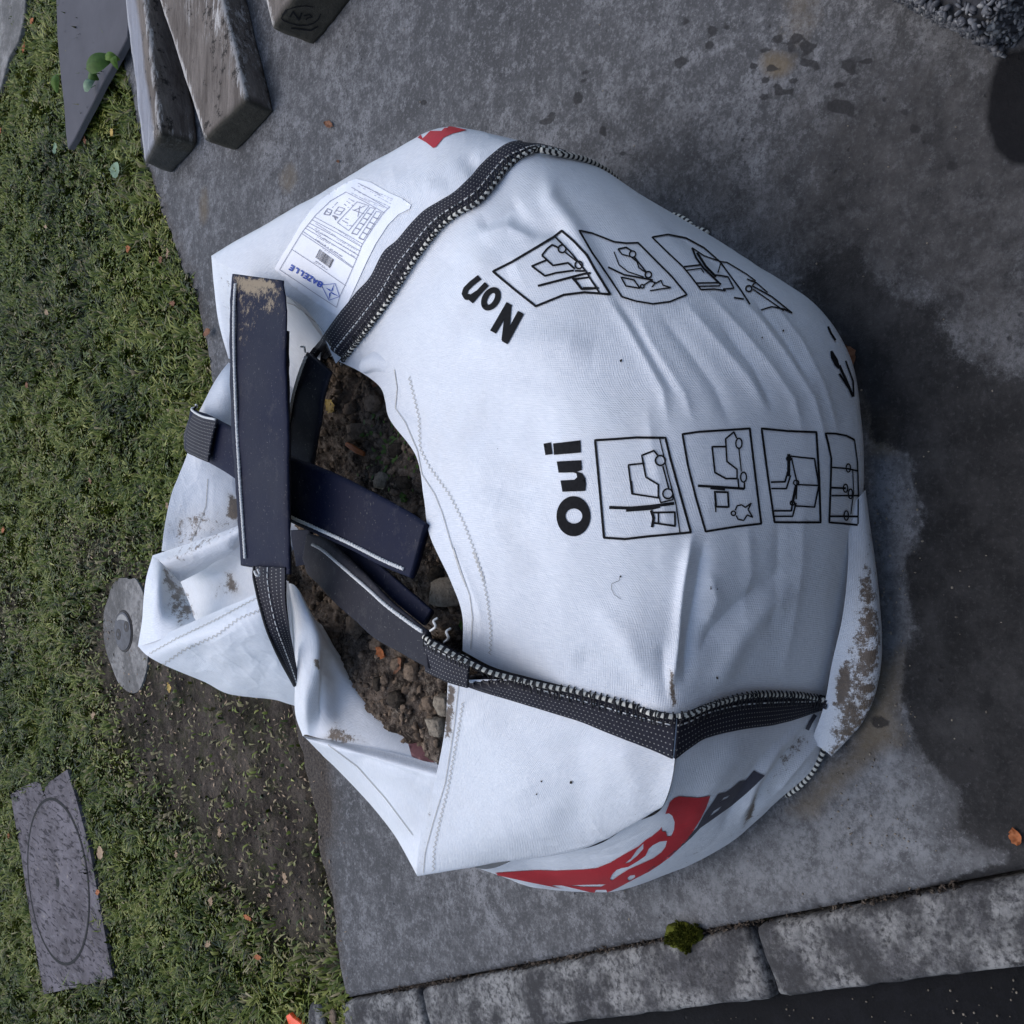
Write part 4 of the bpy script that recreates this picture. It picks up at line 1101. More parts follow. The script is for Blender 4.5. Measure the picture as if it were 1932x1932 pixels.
# ---- rear, right of the webbing (warm white piece)
patch('rear_panel', [
 C((431, 684, .450), (414, 706, .470), (398, 732, .485), (378, 772, .500), (362, 800, .500)),
 C((452, 692, .430), (440, 715, .455), (430, 745, .470), (415, 790, .480), (400, 820, .475)),
 C((490, 700, .400), (485, 730, .410), (480, 765, .42), (470, 820, .425), (460, 850, .42)),
 C((560, 720, .350), (560, 770, .350), (560, 820, .35), (560, 860, .35), (560, 890, .35)),
], n=(80, 90))
patch('rear_panel', [
 C((364, 795, .500), (355, 850, .507), (336, 900, .512), (323, 934, .515), (311, 990, .515), (305, 1040, .520)),
 C((400, 815, .490), (385, 865, .490), (368, 910, .490), (355, 950, .490), (345, 1000, .49), (345, 1036, .495)),
 C((440, 835, .455), (430, 880, .455), (420, 925, .455), (410, 960, .455), (400, 1000, .46), (400, 1016, .47)),
 C((500, 860, .40), (500, 890, .40), (490, 935, .40), (480, 975, .405), (465, 1000, .415), (455, 1004, .43)),
 C((560, 880, .35), (565, 920, .35), (570, 970, .35), (570, 1020, .35), (560, 1060, .35), (540, 1070, .36)),
], n=(120, 120))
# fold strip, pocket and lobe
patch('rear_panel', [
 C((288, 1048, .530), (345, 1029, .512), (405, 1009, .495), (455, 990, .480)),
 C((305, 1062, .535), (360, 1045, .515), (412, 1022, .500), (456, 1000, .485)),
 C((322, 1080, .515), (375, 1062, .495), (425, 1036, .485), (458, 1010, .475)),
 C((340, 1098, .490), (385, 1075, .465), (430, 1048, .460), (460, 1020, .455)),
], n=(70, 110))
patch('rear_panel', [
 C((316, 1064, .470), (374, 1046, .458), (424, 1022, .452), (462, 998, .447), (500, 988, .435)),
 C((322, 1078, .455), (385, 1068, .468), (430, 1042, .462), (462, 1012, .455), (500, 1000, .44)),
 C((332, 1112, .445), (400, 1090, .440), (445, 1070, .430), (475, 1050, .425), (510, 1030, .41)),
 C((345, 1150, .440), (412, 1120, .435), (455, 1100, .425), (490, 1085, .42), (530, 1070, .40)),
 C((352, 1192, .450), (425, 1160, .450), (470, 1140, .440), (510, 1125, .435), (548, 1110, .41)),
], n=(90, 110))
patch('rear_panel', [
 C((288, 1048, .530), (276, 1090, .545), (271, 1130, .552), (268, 1170, .555), (260, 1220, .560)),
 C((306, 1062, .525), (298, 1100, .550), (294, 1140, .558), (292, 1180, .560), (298, 1208, .557)),
 C((326, 1078, .505), (325, 1112, .520), (325, 1150, .530), (328, 1175, .540), (336, 1192, .540)),
 C((340, 1096, .488), (350, 1120, .488), (360, 1145, .495), (366, 1165, .505), (375, 1176, .510)),
], n=(90, 110))
# outer flap with hem (rear left corner folded out)
patch('rear_panel', [
 C((260, 1219, .560), (330, 1188, .547), (405, 1155, .537), (482, 1122, .530), (545, 1096, .500)),
 C((278, 1237, .560), (345, 1212, .560), (415, 1185, .555), (490, 1160, .540), (549, 1150, .490)),
 C((312, 1256, .535), (370, 1240, .530), (430, 1225, .525), (500, 1215, .510), (553, 1220, .465)),
 C((384, 1286, .470), (425, 1280, .480), (465, 1270, .475), (515, 1268, .460), (557, 1280, .430)),
 C((440, 1311, .420), (468, 1312, .420), (500, 1312, .410), (530, 1316, .400), (562, 1318, .385)),
 C(('w', -.36, 1.76, .36), ('w', -.37, 1.75, .35), ('w', -.38, 1.74, .34), ('w', -.39, 1.72, .33), ('w', -.40, 1.70, .32)),
], n=(150, 150))
# rolled edge + inner face, rear left
patch('side_panel', [
 C((541, 1100, .490), (552, 1200, .460), (556, 1280, .440), (557, 1345, .425), (571, 1389, .412)),
 C((556, 1104, .510), (566, 1190, .490), (571, 1270, .470), (573, 1335, .450), (578, 1386, .425)),
 C((572, 1128, .495), (600, 1195, .475), (605, 1260, .458), (600, 1325, .432), (600, 1392, .415)),
 C((590, 1165, .450), (625, 1225, .415), (632, 1285, .395), (642, 1342, .388), (660, 1404, .400)),
 C((602, 1175, .400), (642, 1245, .370), (675, 1305, .360), (712, 1356, .360), (740, 1423, .390)),
 C((612, 1185, .345), (665, 1250, .325), (725, 1320, .325), (795, 1372, .325), (826, 1444, .385)),
], n=(160, 150))
patch('side_panel', [
 C((571, 1388, .412), (650, 1402, .404), (740, 1420, .394), (830, 1444, .384)),
 C((578, 1394, .424), (655, 1418, .420), (742, 1446, .414), (830, 1468, .400)),
 C((588, 1404, .410), (665, 1448, .392), (747, 1488, .386), (828, 1505, .375)),
 C((604, 1420, .375), (688, 1492, .355), (745, 1550, .352), (812, 1570, .350)),
 C((616, 1430, .345), (688, 1506, .325), (738, 1568, .325), (787, 1650, .330)),
 C((640, 1425, .315), (700, 1495, .300), (748, 1555, .300), (800, 1630, .300)),
], n=(130, 150))
# base skirt bulging out under the front
patch('base_panel', [
 C((1600, 960, .10), (1600, 1060, .10), (1590, 1160, .09), (1570, 1250, .07), (1555, 1330, .06), (1530, 1400, .04)),
 C((1628, 930, .08), (1636, 1040, .07), (1640, 1140, .07), (1635, 1240, .065), (1600, 1340, .05), (1555, 1415, .03)),
 C((1633, 925, .05), (1648, 1040, .045), (1659, 1140, .045), (1661, 1250, .04), (1632, 1350, .03), (1568, 1426, .02)),
 C((1630, 925, .02), (1644, 1040, .012), (1654, 1140, .010), (1657, 1250, .010), (1628, 1350, .008), (1566, 1424, .004)),
 C((1610, 930, 0), (1620, 1040, 0), (1630, 1140, 0), (1632, 1245, 0), (1605, 1340, 0), (1550, 1415, 0)),
], n=(70, 130))

# one BVH over all fabric
vs, fs, b = [], [], 0
for v, f in PATCH: vs.append(v); fs.append(f + b); b += len(v)
BV = BVHTree.FromPolygons([tuple(x) for x in np.concatenate(vs)], [tuple(int(i) for i in x) for x in np.concatenate(fs)])

def cast(px, py, off=0.001):
    d = Vector(rays(px, py)).normalized(); o_ = Vector(CAMP)
    h = BV.ray_cast(o_, d)
    if h[0] is None: return None
    n_ = h[1] if h[1].dot(d) < 0 else -h[1]
    return np.array(h[0] + n_ * off)

def tr(pts, k, ox, oy): return [(x * k + ox, y * k + oy) for x, y in pts]

def stroke(mb, pts, w_, off=0.0011, closed=False, step=3.0):
    p = resample(np.asarray(pts, float), step, closed=closed)
    if len(p) < 2: return
    t = np.gradient(p, axis=0)
    if closed:
        t[0] = t[-1] = p[1] - p[-2]
    t /= np.linalg.norm(t, axis=1)[:, None] + 1e-9; nn = np.stack([-t[:, 1], t[:, 0]], -1) * w_ / 2
    A = [cast(*q, off) for q in p + nn]; M = [cast(*q, off) for q in p]; B = [cast(*q, off) for q in p - nn]
    v = []; f = []
    idx = {}
    for i_ in range(len(p)):
        if A[i_] is not None and B[i_] is not None and M[i_] is not None and np.linalg.norm(A[i_] - B[i_]) < 0.12:
            idx[i_] = len(v); v += [A[i_], M[i_], B[i_]]
    for i_ in range(len(p) - 1):
        if i_ in idx and i_ + 1 in idx:
            a, b_ = idx[i_], idx[i_ + 1]
            if np.linalg.norm(v[a + 1] - v[b_ + 1]) < 0.06:
                f += [(a, b_, b_ + 1, a + 1), (a + 1, b_ + 1, b_ + 2, a + 2)]
    if f: mb.add(v, f)
def fillshape(mb, outer, holes=(), off=0.0011, step=7.0):
    pl = resample(outer, 4.0, closed=True)[:-1]; hs = [resample(h_, 4.0, closed=True)[:-1] for h_ in holes]
    v2, f2 = fill([tuple(x) for x in pl], [[tuple(x) for x in h_] for h_ in hs], step)
    v3 = [cast(*q, off) for q in v2]; idx = {}; v = []
    for i_, q in enumerate(v3):
        if q is not None: idx[i_] = len(v); v.append(q)
    f = []
    for t_ in f2:
        if all(i_ in idx for i_ in t_):
            q = [v[idx[i_]] for i_ in t_]
            if max(np.linalg.norm(q[0] - q[1]), np.linalg.norm(q[1] - q[2])) < 0.05: f.append([idx[i_] for i_ in t_])
    if f: mb.add(v, f)
def ring(mb, c, r, w_, n=14):
    rx, ry = (r, r) if not isinstance(r, tuple) else r
    stroke(mb, [(c[0] + rx * math.cos(2 * math.pi * i_ / n), c[1] + ry * math.sin(2 * math.pi * i_ / n)) for i_ in range(n)], w_, closed=True, step=1.6)
def bmake(mb, name, mat, label=None, parent=front):
    o = mb.build(name, mat, parent, off=BO)
    if o is not None and label: o['label'] = label
    return o

# ---- printed words
k5, ox5, oy5 = .3472, 1006.2, 726.7
O5 = lambda pts: tr(pts, k5, ox5, oy5)
mb = MB()
fillshape(mb, O5([(220 + 92 * math.cos(a), 712 + 109 * math.sin(a)) for a in np.linspace(0, 2 * math.pi, 40)[:-1]]), [O5([(222 + 46 * math.cos(a), 711 + 41 * math.sin(a)) for a in np.linspace(0, 2 * math.pi, 24)[:-1]])])
fillshape(mb, O5([(130, 415), (262, 408), (266, 462), (238, 470), (266, 478), (284, 505), (288, 540), (284, 575), (160, 579), (150, 518), (225, 514), (240, 500), (236, 480), (218, 474), (140, 476)]))
fillshape(mb, O5([(110, 317), (258, 300), (260, 367), (115, 379)])); fillshape(mb, O5([(58, 318), (98, 311), (107, 375), (68, 380)]))
bmake(mb, 'printed_word', M_INK, 'black printed word Oui')
k2, ox2, oy2 = .3472, 614.9, 0.0
O2 = lambda pts: tr(pts, k2, ox2, oy2)
mb = MB()
ON = lambda pts: tr(pts, .3964, 782.7, 335.4)
stroke(mb, ON([(452, 600), (374, 736)]), 12.5); stroke(mb, ON([(446, 606), (440, 690), (430, 776)]), 12.5, off=.00125); stroke(mb, ON([(507, 642), (430, 786)]), 12.5, off=.0014)
a_ = np.linspace(0, 2 * math.pi, 36)[:-1]; rt = math.radians(30)
def el(cx_, cy_, ax_, ay_): return [(cx_ + ax_ * math.cos(t) * math.cos(rt) - ay_ * math.sin(t) * math.sin(rt), cy_ + ay_ * math.sin(t) * math.cos(rt) + ax_ * math.cos(t) * math.sin(rt)) for t in a_]
fillshape(mb, ON(el(364, 577, 42, 60)), [ON(el(364, 577, 14, 31))])
stroke(mb, ON([(310, 474), (272, 504), (246, 530), (238, 552), (248, 570), (266, 566)]), 10.5); stroke(mb, ON([(344, 506), (304, 548), (268, 590)]), 10.5, off=.00125); stroke(mb, ON([(252, 570), (270, 566), (300, 546)]), 8.0, off=.0014)
bmake(mb, 'printed_word', M_INK, 'black printed word Non')

# ---- pictograms under Oui
def pict(lines, O, label, scale):
    mb = MB()
    for kind, *a in lines:
        if kind == 'l': stroke(mb, O(a[0]), a[1] * scale)
        elif kind == 'c': stroke(mb, O(a[0]), a[1] * scale, closed=True)
        elif kind == 'o':
            (cx_, cy_), r_, w_ = a
            rx, ry = r_ if isinstance(r_, tuple) else (r_, r_)
            stroke(mb, O([(cx_ + rx * math.cos(t), cy_ + ry * math.sin(t)) for t in np.linspace(0, 2 * math.pi, 15)[:-1]]), w_ * scale, closed=True, step=1.6)
    bmake(mb, 'printed_pictogram', M_INK, label)
S5 = .3472
pict([('c', [(337, 300), (440, 294), (560, 285), (718, 287), (745, 400), (800, 600), (855, 800), (620, 822), (500, 836), (385, 828), (365, 600)], 13),
      ('l', [(686, 290), (730, 480), (775, 650), (796, 800)], 7),
      ('l', [(605, 425), (517, 434), (537, 590), (680, 612), (680, 540), (612, 500), (590, 382), (655, 357), (678, 385)], 10), ('l', [(540, 590), (532, 520)], 10),
      ('o', (690, 410), 27, 9), ('o', (730, 590), 27, 9), ('l', [(703, 440), (735, 560)], 9), ('l', [(682, 600), (692, 638), (758, 622), (758, 600)], 8),
      ('l', [(413, 664), (530, 668), (640, 658), (765, 642)], 17), ('l', [(505, 682), (640, 672), (690, 660)], 12),
      ('c', [(645, 692), (768, 690), (770, 765), (655, 748)], 11), ('l', [(640, 680), (655, 720), (646, 772)], 16), ('l', [(680, 692), (680, 750)], 9)],
     O5, 'printed pictogram of a forklift lifting a bag, first under Oui', S5)
pict([('c', [(810, 267), (900, 254), (1030, 246), (1174, 236), (1205, 500), (1236, 752), (1100, 768), (935, 795), (885, 620), (840, 440)], 12),
      ('l', [(1045, 335), (970, 335), (985, 475), (1045, 508), (1105, 508)], 10), ('l', [(1105, 508), (1105, 458), (1050, 415), (1043, 292), (1088, 255), (1103, 290)], 9),
      ('o', (1115, 317), (17, 28), 8), ('o', (1140, 500), (16, 27), 8), ('l', [(1115, 345), (1128, 470)], 7), ('l', [(1110, 508), (1115, 562), (1145, 562), (1145, 530)], 9),
      ('l', [(893, 547), (1000, 553), (1145, 563)], 14), ('l', [(960, 560), (1040, 567)], 12),
      ('c', [(985, 580), (1055, 582), (1060, 662), (992, 660)], 11), ('l', [(983, 575), (990, 690)], 8),
      ('o', (1085, 696), 12, 8), ('l', [(1095, 680), (1105, 655), (1130, 650), (1150, 664), (1182, 640), (1165, 675), (1190, 718), (1160, 705), (1140, 735), (1110, 728), (1100, 708)], 8)],
     O5, 'printed pictogram of a forklift and a person, second under Oui', S5)
pict([('c', [(1238, 236), (1380, 250), (1535, 256), (1550, 500), (1558, 745), (1440, 745), (1308, 744), (1270, 480)], 12),
      ('l', [(1385, 385), (1460, 394), (1525, 400), (1548, 545), (1525, 662), (1415, 655)], 9), ('l', [(1425, 540), (1548, 545)], 9),
      ('l', [(1385, 375), (1385, 495)], 17), ('l', [(1400, 395), (1430, 530), (1425, 620)], 8), ('l', [(1425, 545), (1405, 640)], 15), ('o', (1425, 530), 14, 7),
      ('l', [(1288, 527), (1365, 525), (1380, 470)], 10), ('l', [(1290, 562), (1372, 562), (1395, 490)], 9), ('l', [(1306, 682), (1400, 682), (1405, 640)], 10), ('l', [(1308, 712), (1406, 712), (1425, 640)], 9), ('o', (1385, 400), 12, 7), ('o', (1405, 640), 12, 7)],
     O5, 'printed pictogram of fork tines under a bag, third under Oui', S5)
pict([('l', [(1760, 760), (1690, 752), (1605, 745), (1612, 560), (1616, 400), (1600, 320), (1585, 262), (1640, 264), (1700, 276), (1742, 298)], 11), ('l', [(1742, 298), (1758, 420), (1764, 600), (1762, 755)], 7),
      ('l', [(1617, 447), (1700, 453), (1758, 466)], 9), ('l', [(1617, 557), (1695, 560)], 11), ('l', [(1617, 600), (1720, 600), (1764, 600)], 9), ('l', [(1608, 712), (1700, 712), (1764, 714)], 11),
      ('o', (1708, 450), (12, 22), 7), ('o', (1693, 560), (12, 22), 7), ('o', (1720, 590), (12, 26), 7), ('o', (1697, 708), (12, 26), 7), ('l', [(1732, 460), (1738, 580), (1722, 700)], 5)],
     O5, 'printed pictogram of bags hung side by side, lowest under Oui', S5)
k4, ox4, oy4 = .3762, 838.5, 391.3
O4 = lambda pts: tr(pts, k4, ox4, oy4)
pict([('c', [(245, 322), (340, 275), (450, 210), (550, 150), (590, 118), (650, 170), (715, 240), (760, 320), (832, 438), (770, 432), (700, 428), (600, 440), (460, 497), (350, 410)], 12),
      ('l', [(555, 150), (640, 235), (710, 320), (782, 436)], 9),
      ('l', [(490, 242), (515, 210), (540, 190), (572, 205)], 9), ('l', [(490, 242), (545, 293), (620, 280), (655, 310)], 10), ('l', [(512, 266), (440, 296), (505, 345), (560, 330), (650, 318)], 10),
      ('o', (590, 210), 19, 8), ('o', (675, 290), 19, 8), ('l', [(603, 225), (668, 275)], 8), ('l', [(470, 395), (560, 372), (700, 335), (735, 330)], 12), ('l', [(655, 320), (705, 320)], 10),
      ('c', [(650, 362), (728, 352), (768, 408), (690, 412)], 10), ('l', [(640, 350), (665, 380), (690, 412)], 13), ('l', [(695, 405), (775, 405)], 9)],
     O4, 'printed pictogram of a forklift holding a bag high, first under Non', .3762)
pict([('c', [(675, 118), (740, 132), (800, 155), (850, 175), (910, 182), (970, 180), (1060, 270), (1140, 350), (1215, 440), (1130, 475), (1045, 486), (960, 472), (890, 450), (830, 360), (740, 230)], 9),
      ('l', [(870, 212), (910, 203), (940, 222)], 9), ('l', [(870, 212), (890, 238), (935, 250), (965, 275), (975, 305), (1010, 330)], 7), ('l', [(850, 225), (875, 290), (920, 325), (1000, 352)], 6),
      ('o', (943, 237), 16, 7), ('o', (1022, 340), 16, 8), ('l', [(952, 252), (1010, 325)], 8), ('l', [(820, 302), (900, 340), (1045, 367)], 9),
      ('c', [(885, 352), (950, 366), (980, 408), (910, 396)], 8), ('o', (992, 398), 9, 7), ('l', [(1000, 392), (1030, 372), (1058, 380), (1040, 402)], 7), ('l', [(1055, 385), (1085, 368), (1095, 392), (1135, 405), (1080, 412), (1030, 420)], 7)],
     O4, 'printed pictogram of a person near a lifted bag, second under Non', .3762)
pict([('l', [(1530, 488), (1480, 410), (1380, 275), (1300, 205), (1210, 156), (1120, 138), (1040, 152), (1120, 230), (1195, 300), (1240, 355), (1285, 415), (1350, 412), (1410, 420)], 8),
      ('l', [(1240, 205), (1260, 255), (1300, 310), (1385, 390)], 10), ('l', [(1240, 205), (1300, 245), (1385, 275)], 6), ('l', [(1265, 230), (1310, 300), (1360, 350)], 12), ('l', [(1350, 340), (1420, 350), (1450, 408), (1395, 412)], 7),
      ('l', [(1200, 300), (1290, 290)], 8), ('l', [(1212, 318), (1285, 308), (1300, 330)], 6), ('l', [(1262, 382), (1370, 380)], 8), ('l', [(1275, 398), (1380, 396)], 7), ('l', [(1385, 278), (1370, 330)], 6)],
     O4, 'printed pictogram of a bag on fork tines, third under Non', .3762)
pict([('l', [(1375, 274), (1415, 278), (1460, 305), (1510, 335), (1560, 372)], 6), ('l', [(1450, 455), (1500, 462)], 8), ('l', [(1585, 517), (1640, 500), (1700, 512), (1742, 532)], 7),
      ('o', (1525, 410), 15, 8), ('l', [(1515, 362), (1560, 378), (1540, 395), (1640, 450), (1740, 530)], 7), ('l', [(1545, 412), (1600, 450), (1700, 520)], 6), ('l', [(1560, 378), (1620, 430)], 6)],
     O4, 'printed pictogram at the bulge, lowest under Non', .3762)
# black word leaving the visible side, near the ground
O7g = lambda pts: tr(pts, k3, 1261, 615)
mb = MB()
fillshape(mb, O7g([(876, 140), (888, 134), (918, 185), (930, 228), (920, 235), (900, 215), (880, 175)])); stroke(mb, O7g([(925, 215), (960, 290), (1000, 385)]), 5); stroke(mb, O7g([(960, 190), (1000, 300), (1004, 385)]), 3); stroke(mb, O7g([(925, 260), (985, 350)]), 4)
stroke(mb, O7g([(865, 5), (880, 40), (905, 80)]), 4)
bmake(mb, 'printed_lettering', M_INK, 'black lettering half hidden at the bulging edge')

# ---- red emblem on the left side
k7, ox7, oy7 = .2604, 1174.0, 1229.8
k8, ox8, oy8 = .2604, 838.5, 1397.5
O8 = lambda pts: tr(pts, k8, ox8, oy8); O7 = lambda pts: tr(pts, k7, ox7, oy7)
mb = MB()
red = [(320, 957), (450, 948), (560, 940), (680, 934), (800, 938), (900, 934), (1000, 930), (1100, 920), (1200, 880), (1300, 820), (1400, 765), (1460, 712), (1500, 690), (1560, 640), (1590, 590), (1600, 520), (1630, 440), (1665, 410), (1700, 400), (1760, 405), (1840, 410), (1923, 396), (1895, 480), (1850, 570), (1800, 650), (1750, 720), (1700, 775), (1630, 840), (1560, 892), (1480, 945), (1400, 985), (1330, 1022), (1260, 1060), (1200, 1088), (1130, 1108), (1050, 1102), (950, 1085), (850, 1070), (760, 1050), (600, 1018), (450, 985)]
holes = [[(1592, 528), (1625, 520), (1650, 540), (1667, 585), (1662, 640), (1642, 688), (1612, 690), (1603, 655), (1575, 652), (1570, 600)],
         [(1612, 720), (1560, 726), (1508, 752), (1478, 780), (1455, 830), (1400, 868), (1330, 910), (1285, 918), (1245, 932), (1212, 968), (1198, 1000), (1215, 1008), (1260, 975), (1330, 930), (1420, 890), (1510, 850), (1570, 805), (1600, 765)],
         [(1440, 742), (1395, 785), (1350, 850), (1305, 885), (1335, 880), (1395, 830), (1440, 780)],
         [(1378, 968), (1382, 985), (1352, 1005), (1335, 1012), (1322, 992), (1345, 972)],
         [(892, 1046), (1000, 1040), (1172, 1036), (1130, 1056), (1000, 1054)],
         [(766, 1044), (850, 1044), (950, 1068), (1050, 1092), (1128, 1100), (1000, 1096), (880, 1078)]]
fillshape(mb, O8(red), [O8(h_) for h_ in holes], step=5)
bmake(mb, 'printed_emblem', M_RED, 'red emblem with white cut-outs on the left side of the bag', bag)
mb = MB()
fillshape(mb, O7([(950, 855), (985, 875), (1030, 893), (965, 960), (900, 1020), (790, 1112), (700, 1175), (620, 1232), (565, 1270), (500, 1340), (400, 1430), (320, 1488), (250, 1540), (115, 1632), (250, 1530), (330, 1475), (400, 1418), (470, 1345), (540, 1268), (600, 1160), (650, 1090), (690, 1028), (750, 1015), (790, 985), (850, 935), (890, 928)]),
          [O7([(780, 1033), (755, 1060), (705, 1082), (730, 1055)]), O7([(718, 1112), (690, 1150), (622, 1198), (660, 1150)])], step=5)
bmake(mb, 'printed_swoosh', M_DGREY, 'dark grey pointed stripe beside the red emblem', bag)
mb = MB(); stroke(mb, O7([(1335, 562), (1360, 510), (1395, 455)]), 7.5); bmake(mb, 'printed_dash', M_DGREY, None, bag)
mb = MB(); fillshape(mb, O2([(500, 750), (530, 722), (562, 703), (600, 690), (640, 686), (700, 694), (765, 709), (690, 728), (640, 750), (600, 800), (585, 806), (545, 775)]), [O2([(640, 688), (655, 683), (670, 690), (660, 698), (645, 697)])]); bmake(mb, 'printed_emblem', M_RED, 'corner of a red emblem at the far edge of the right side panel', rightp)
k1b, ox1b, oy1b = .3472, 614.9, 1261.1
O1b = lambda pts: tr(pts, k1b, ox1b, oy1b)
mb = MB(); fillshape(mb, O1b([(442, 388), (500, 400), (540, 455), (592, 515), (530, 505), (468, 482)])); bmake(mb, 'show_through', M_FADED, 'faded red print showing through the inner face', bag)

# ---- label sticker
k6, ox6, oy6 = .1736, 475.2, 307.5
O6 = lambda pts: tr(pts, k6, ox6, oy6)
mb = MB(); fillshape(mb, O6([(250, 1150), (330, 1010), (420, 870), (520, 690), (640, 520), (760, 400), (900, 300), (1010, 230), (1130, 175), (1300, 215), (1500, 330), (1640, 390), (1735, 460), (1720, 500), (1600, 560), (1480, 680), (1350, 880), (1250, 1080), (1150, 1300), (1060, 1500), (980, 1690), (700, 1520), (450, 1340)]), off=0.0012, step=6)
stick = bmake(mb, 'label_sticker', M_LABEL, 'white paper label with blue heading, barcode and fine print', rightp)
mb = MB()
w1 = 1.0
frame = [(310, 1160), (620, 1365), (932, 1568), (965, 1450), (1040, 1290), (1115, 1120), (1210, 885), (1330, 700), (1440, 545), (1510, 480)]
def st6(m_, pts, w_=0.9, off=0.0022): stroke(m_, O6(pts), w_, off, step=4)
st6(mb, frame); st6(mb, [(310, 1160), (440, 940), (560, 745), (700, 570), (860, 420), (1030, 320)])
for a, b_ in [((440, 940), (1030, 1335)), ((560, 745), (1110, 1135)), ((548, 768), (1098, 1140)), ((585, 710), (1150, 1050)), ((605, 685), (1170, 1010)), ((630, 655), (1185, 960)), ((660, 620), (1200, 915)), ((690, 592), (1215, 885)), ((1030, 320), (1450, 550)), ((1090, 270), (1480, 500)), ((1160, 225), (1400, 350))]:
    st6(mb, [a, ((a[0] + b_[0]) / 2, (a[1] + b_[1]) / 2 - 6), b_], 0.8)
st6(mb, [(935, 650), (1060, 740), (1280, 470), (1150, 425), (935, 650)], 0.9)
for q in [[(1090, 770), (1150, 780), (1350, 500), (1290, 490), (1090, 770)], [(1170, 820), (1220, 840), (1415, 545), (1360, 530), (1170, 820)]]: st6(mb, q, 0.9)
for i_ in range(5):
    t = i_ / 5; st6(mb, [(1100 + 200 * t, 765 - 270 * t), (1150 + 200 * t, 785 - 270 * t)], 1.6); st6(mb, [(1175 + 190 * t, 815 - 280 * t), (1225 + 190 * t, 838 - 280 * t)], 1.6)
st6(mb, [(1100, 510), (1230, 560)], 1.0); st6(mb, [(1180, 470), (1160, 590)], 1.0); st6(mb, [(1110, 520), (1240, 470)], 1.0)
ring(mb, O6([(1205, 465)])[0], 2.4, 1.0, 8)
st6(mb, [(790, 560), (830, 500), (880, 520), (850, 570), (790, 560)], 1.6); st6(mb, [(820, 530), (850, 545)], 1.2)
st6(mb, [(900, 550), (950, 480), (1020, 500), (960, 570), (900, 550)], 1.0); st6(mb, [(925, 520), (985, 535)], 1.0)
st6(mb, [(885, 575), (940, 600)], 3.0); st6(mb, [(905, 590), (920, 625)], 1.6)
rr_ = np.random.default_rng(4)
def textline(m_, a, b_, w_, dens=0.72):
    a, b_ = np.array(a, float), np.array(b_, float); L = np.linalg.norm(b_ - a); n_ = int(L / 11)
    for i_ in range(n_):
        if rr_.random() < dens:
            p_ = a + (b_ - a) * (i_ + 0.1) / n_; q_ = a + (b_ - a) * (i_ + 0.75) / n_
            st6(m_, [tuple(p_), tuple(q_)], w_)
for (a, b_, w_) in [((690, 825), (990, 1020), 1.9), ((705, 800), (900, 905), 1.0), ((765, 925), (850, 985), 0.9), ((680, 700), (860, 830), 1.0), ((700, 660), (920, 800), 1.0), ((690, 740), (830, 850), 1.0), ((900, 700), (1080, 830), 1.0), ((950, 870), (1150, 990), 1.0), ((960, 930), (1140, 1030), 1.0), ((930, 830), (1160, 960), 1.0), ((1000, 770), (1190, 900), 1.0),
                    ((1120, 300), (1500, 480), 0.9), ((1160, 255), (1540, 420), 0.9), ((1190, 245), (1540, 400), 0.9), ((1220, 380), (1440, 490), 0.9), ((1330, 350), (1520, 450), 0.9), ((1090, 330), (1380, 480), 0.9),
                    ((980, 620), (1050, 660), 1.6), ((1000, 600), (1060, 620), 1.4), ((1040, 680), (1110, 690), 1.4), ((1000, 440), (1060, 490), 1.4), ((1030, 410), (1110, 470), 1.4), ((1060, 390), (1130, 430), 1.4), ((880, 490), (940, 430), 1.2), ((670, 1070), (840, 1170), 1.0), ((700, 1065), (800, 1135), 1.8)]:
    textline(mb, a, b_, w_)
bmake(mb, 'fine_print', M_GLINE, None, stick)
mb = MB()
bc0, bc1 = np.array((700, 1030.)), np.array((850, 1140.)); dn = np.array((50, -100.)) / 1.0
x = 0.0; rr2 = np.random.default_rng(8)
while x < 1:
    wbar = rr2.choice([0.012, 0.02, 0.034]); p_ = bc0 + (bc1 - bc0) * (x + wbar / 2)
    st6(mb, [tuple(p_), tuple(p_ + dn * 0.92)], wbar * 34); x += wbar + rr2.choice([0.018, 0.03])
bmake(mb, 'barcode', M_DGREY, None, stick)
# heading BAZELLE, upside down in the picture
mb = MB()
base = np.array((765, 1325.)); end_ = np.array((405, 1120.))          # left/right ends of the letter tops side
dvec = (end_ - base); LW = np.linalg.norm(dvec); dvec /= LW
upv = np.array((dvec[1], -dvec[0])) 
if upv[1] < 0: pass
GL = {'B': [[(0, 0), (0, 1), (.55, 1), (.7, .88), (.7, .65), (.55, .53), (0, .53)], [(.55, .53), (.75, .4), (.75, .12), (.58, 0), (0, 0)]],
      'A': [[(0, 0), (.4, 1), (.8, 0)], [(.15, .33), (.65, .33)]], 'Z': [[(0, 1), (.75, 1), (0, 0), (.75, 0)]],
      'E': [[(.7, 1), (0, 1), (0, 0), (.7, 0)], [(0, .52), (.6, .52)]], 'L': [[(0, 1), (0, 0), (.65, 0)]]}
hgt = 50.0; adv = LW / 7.0; wl = adv * 0.92
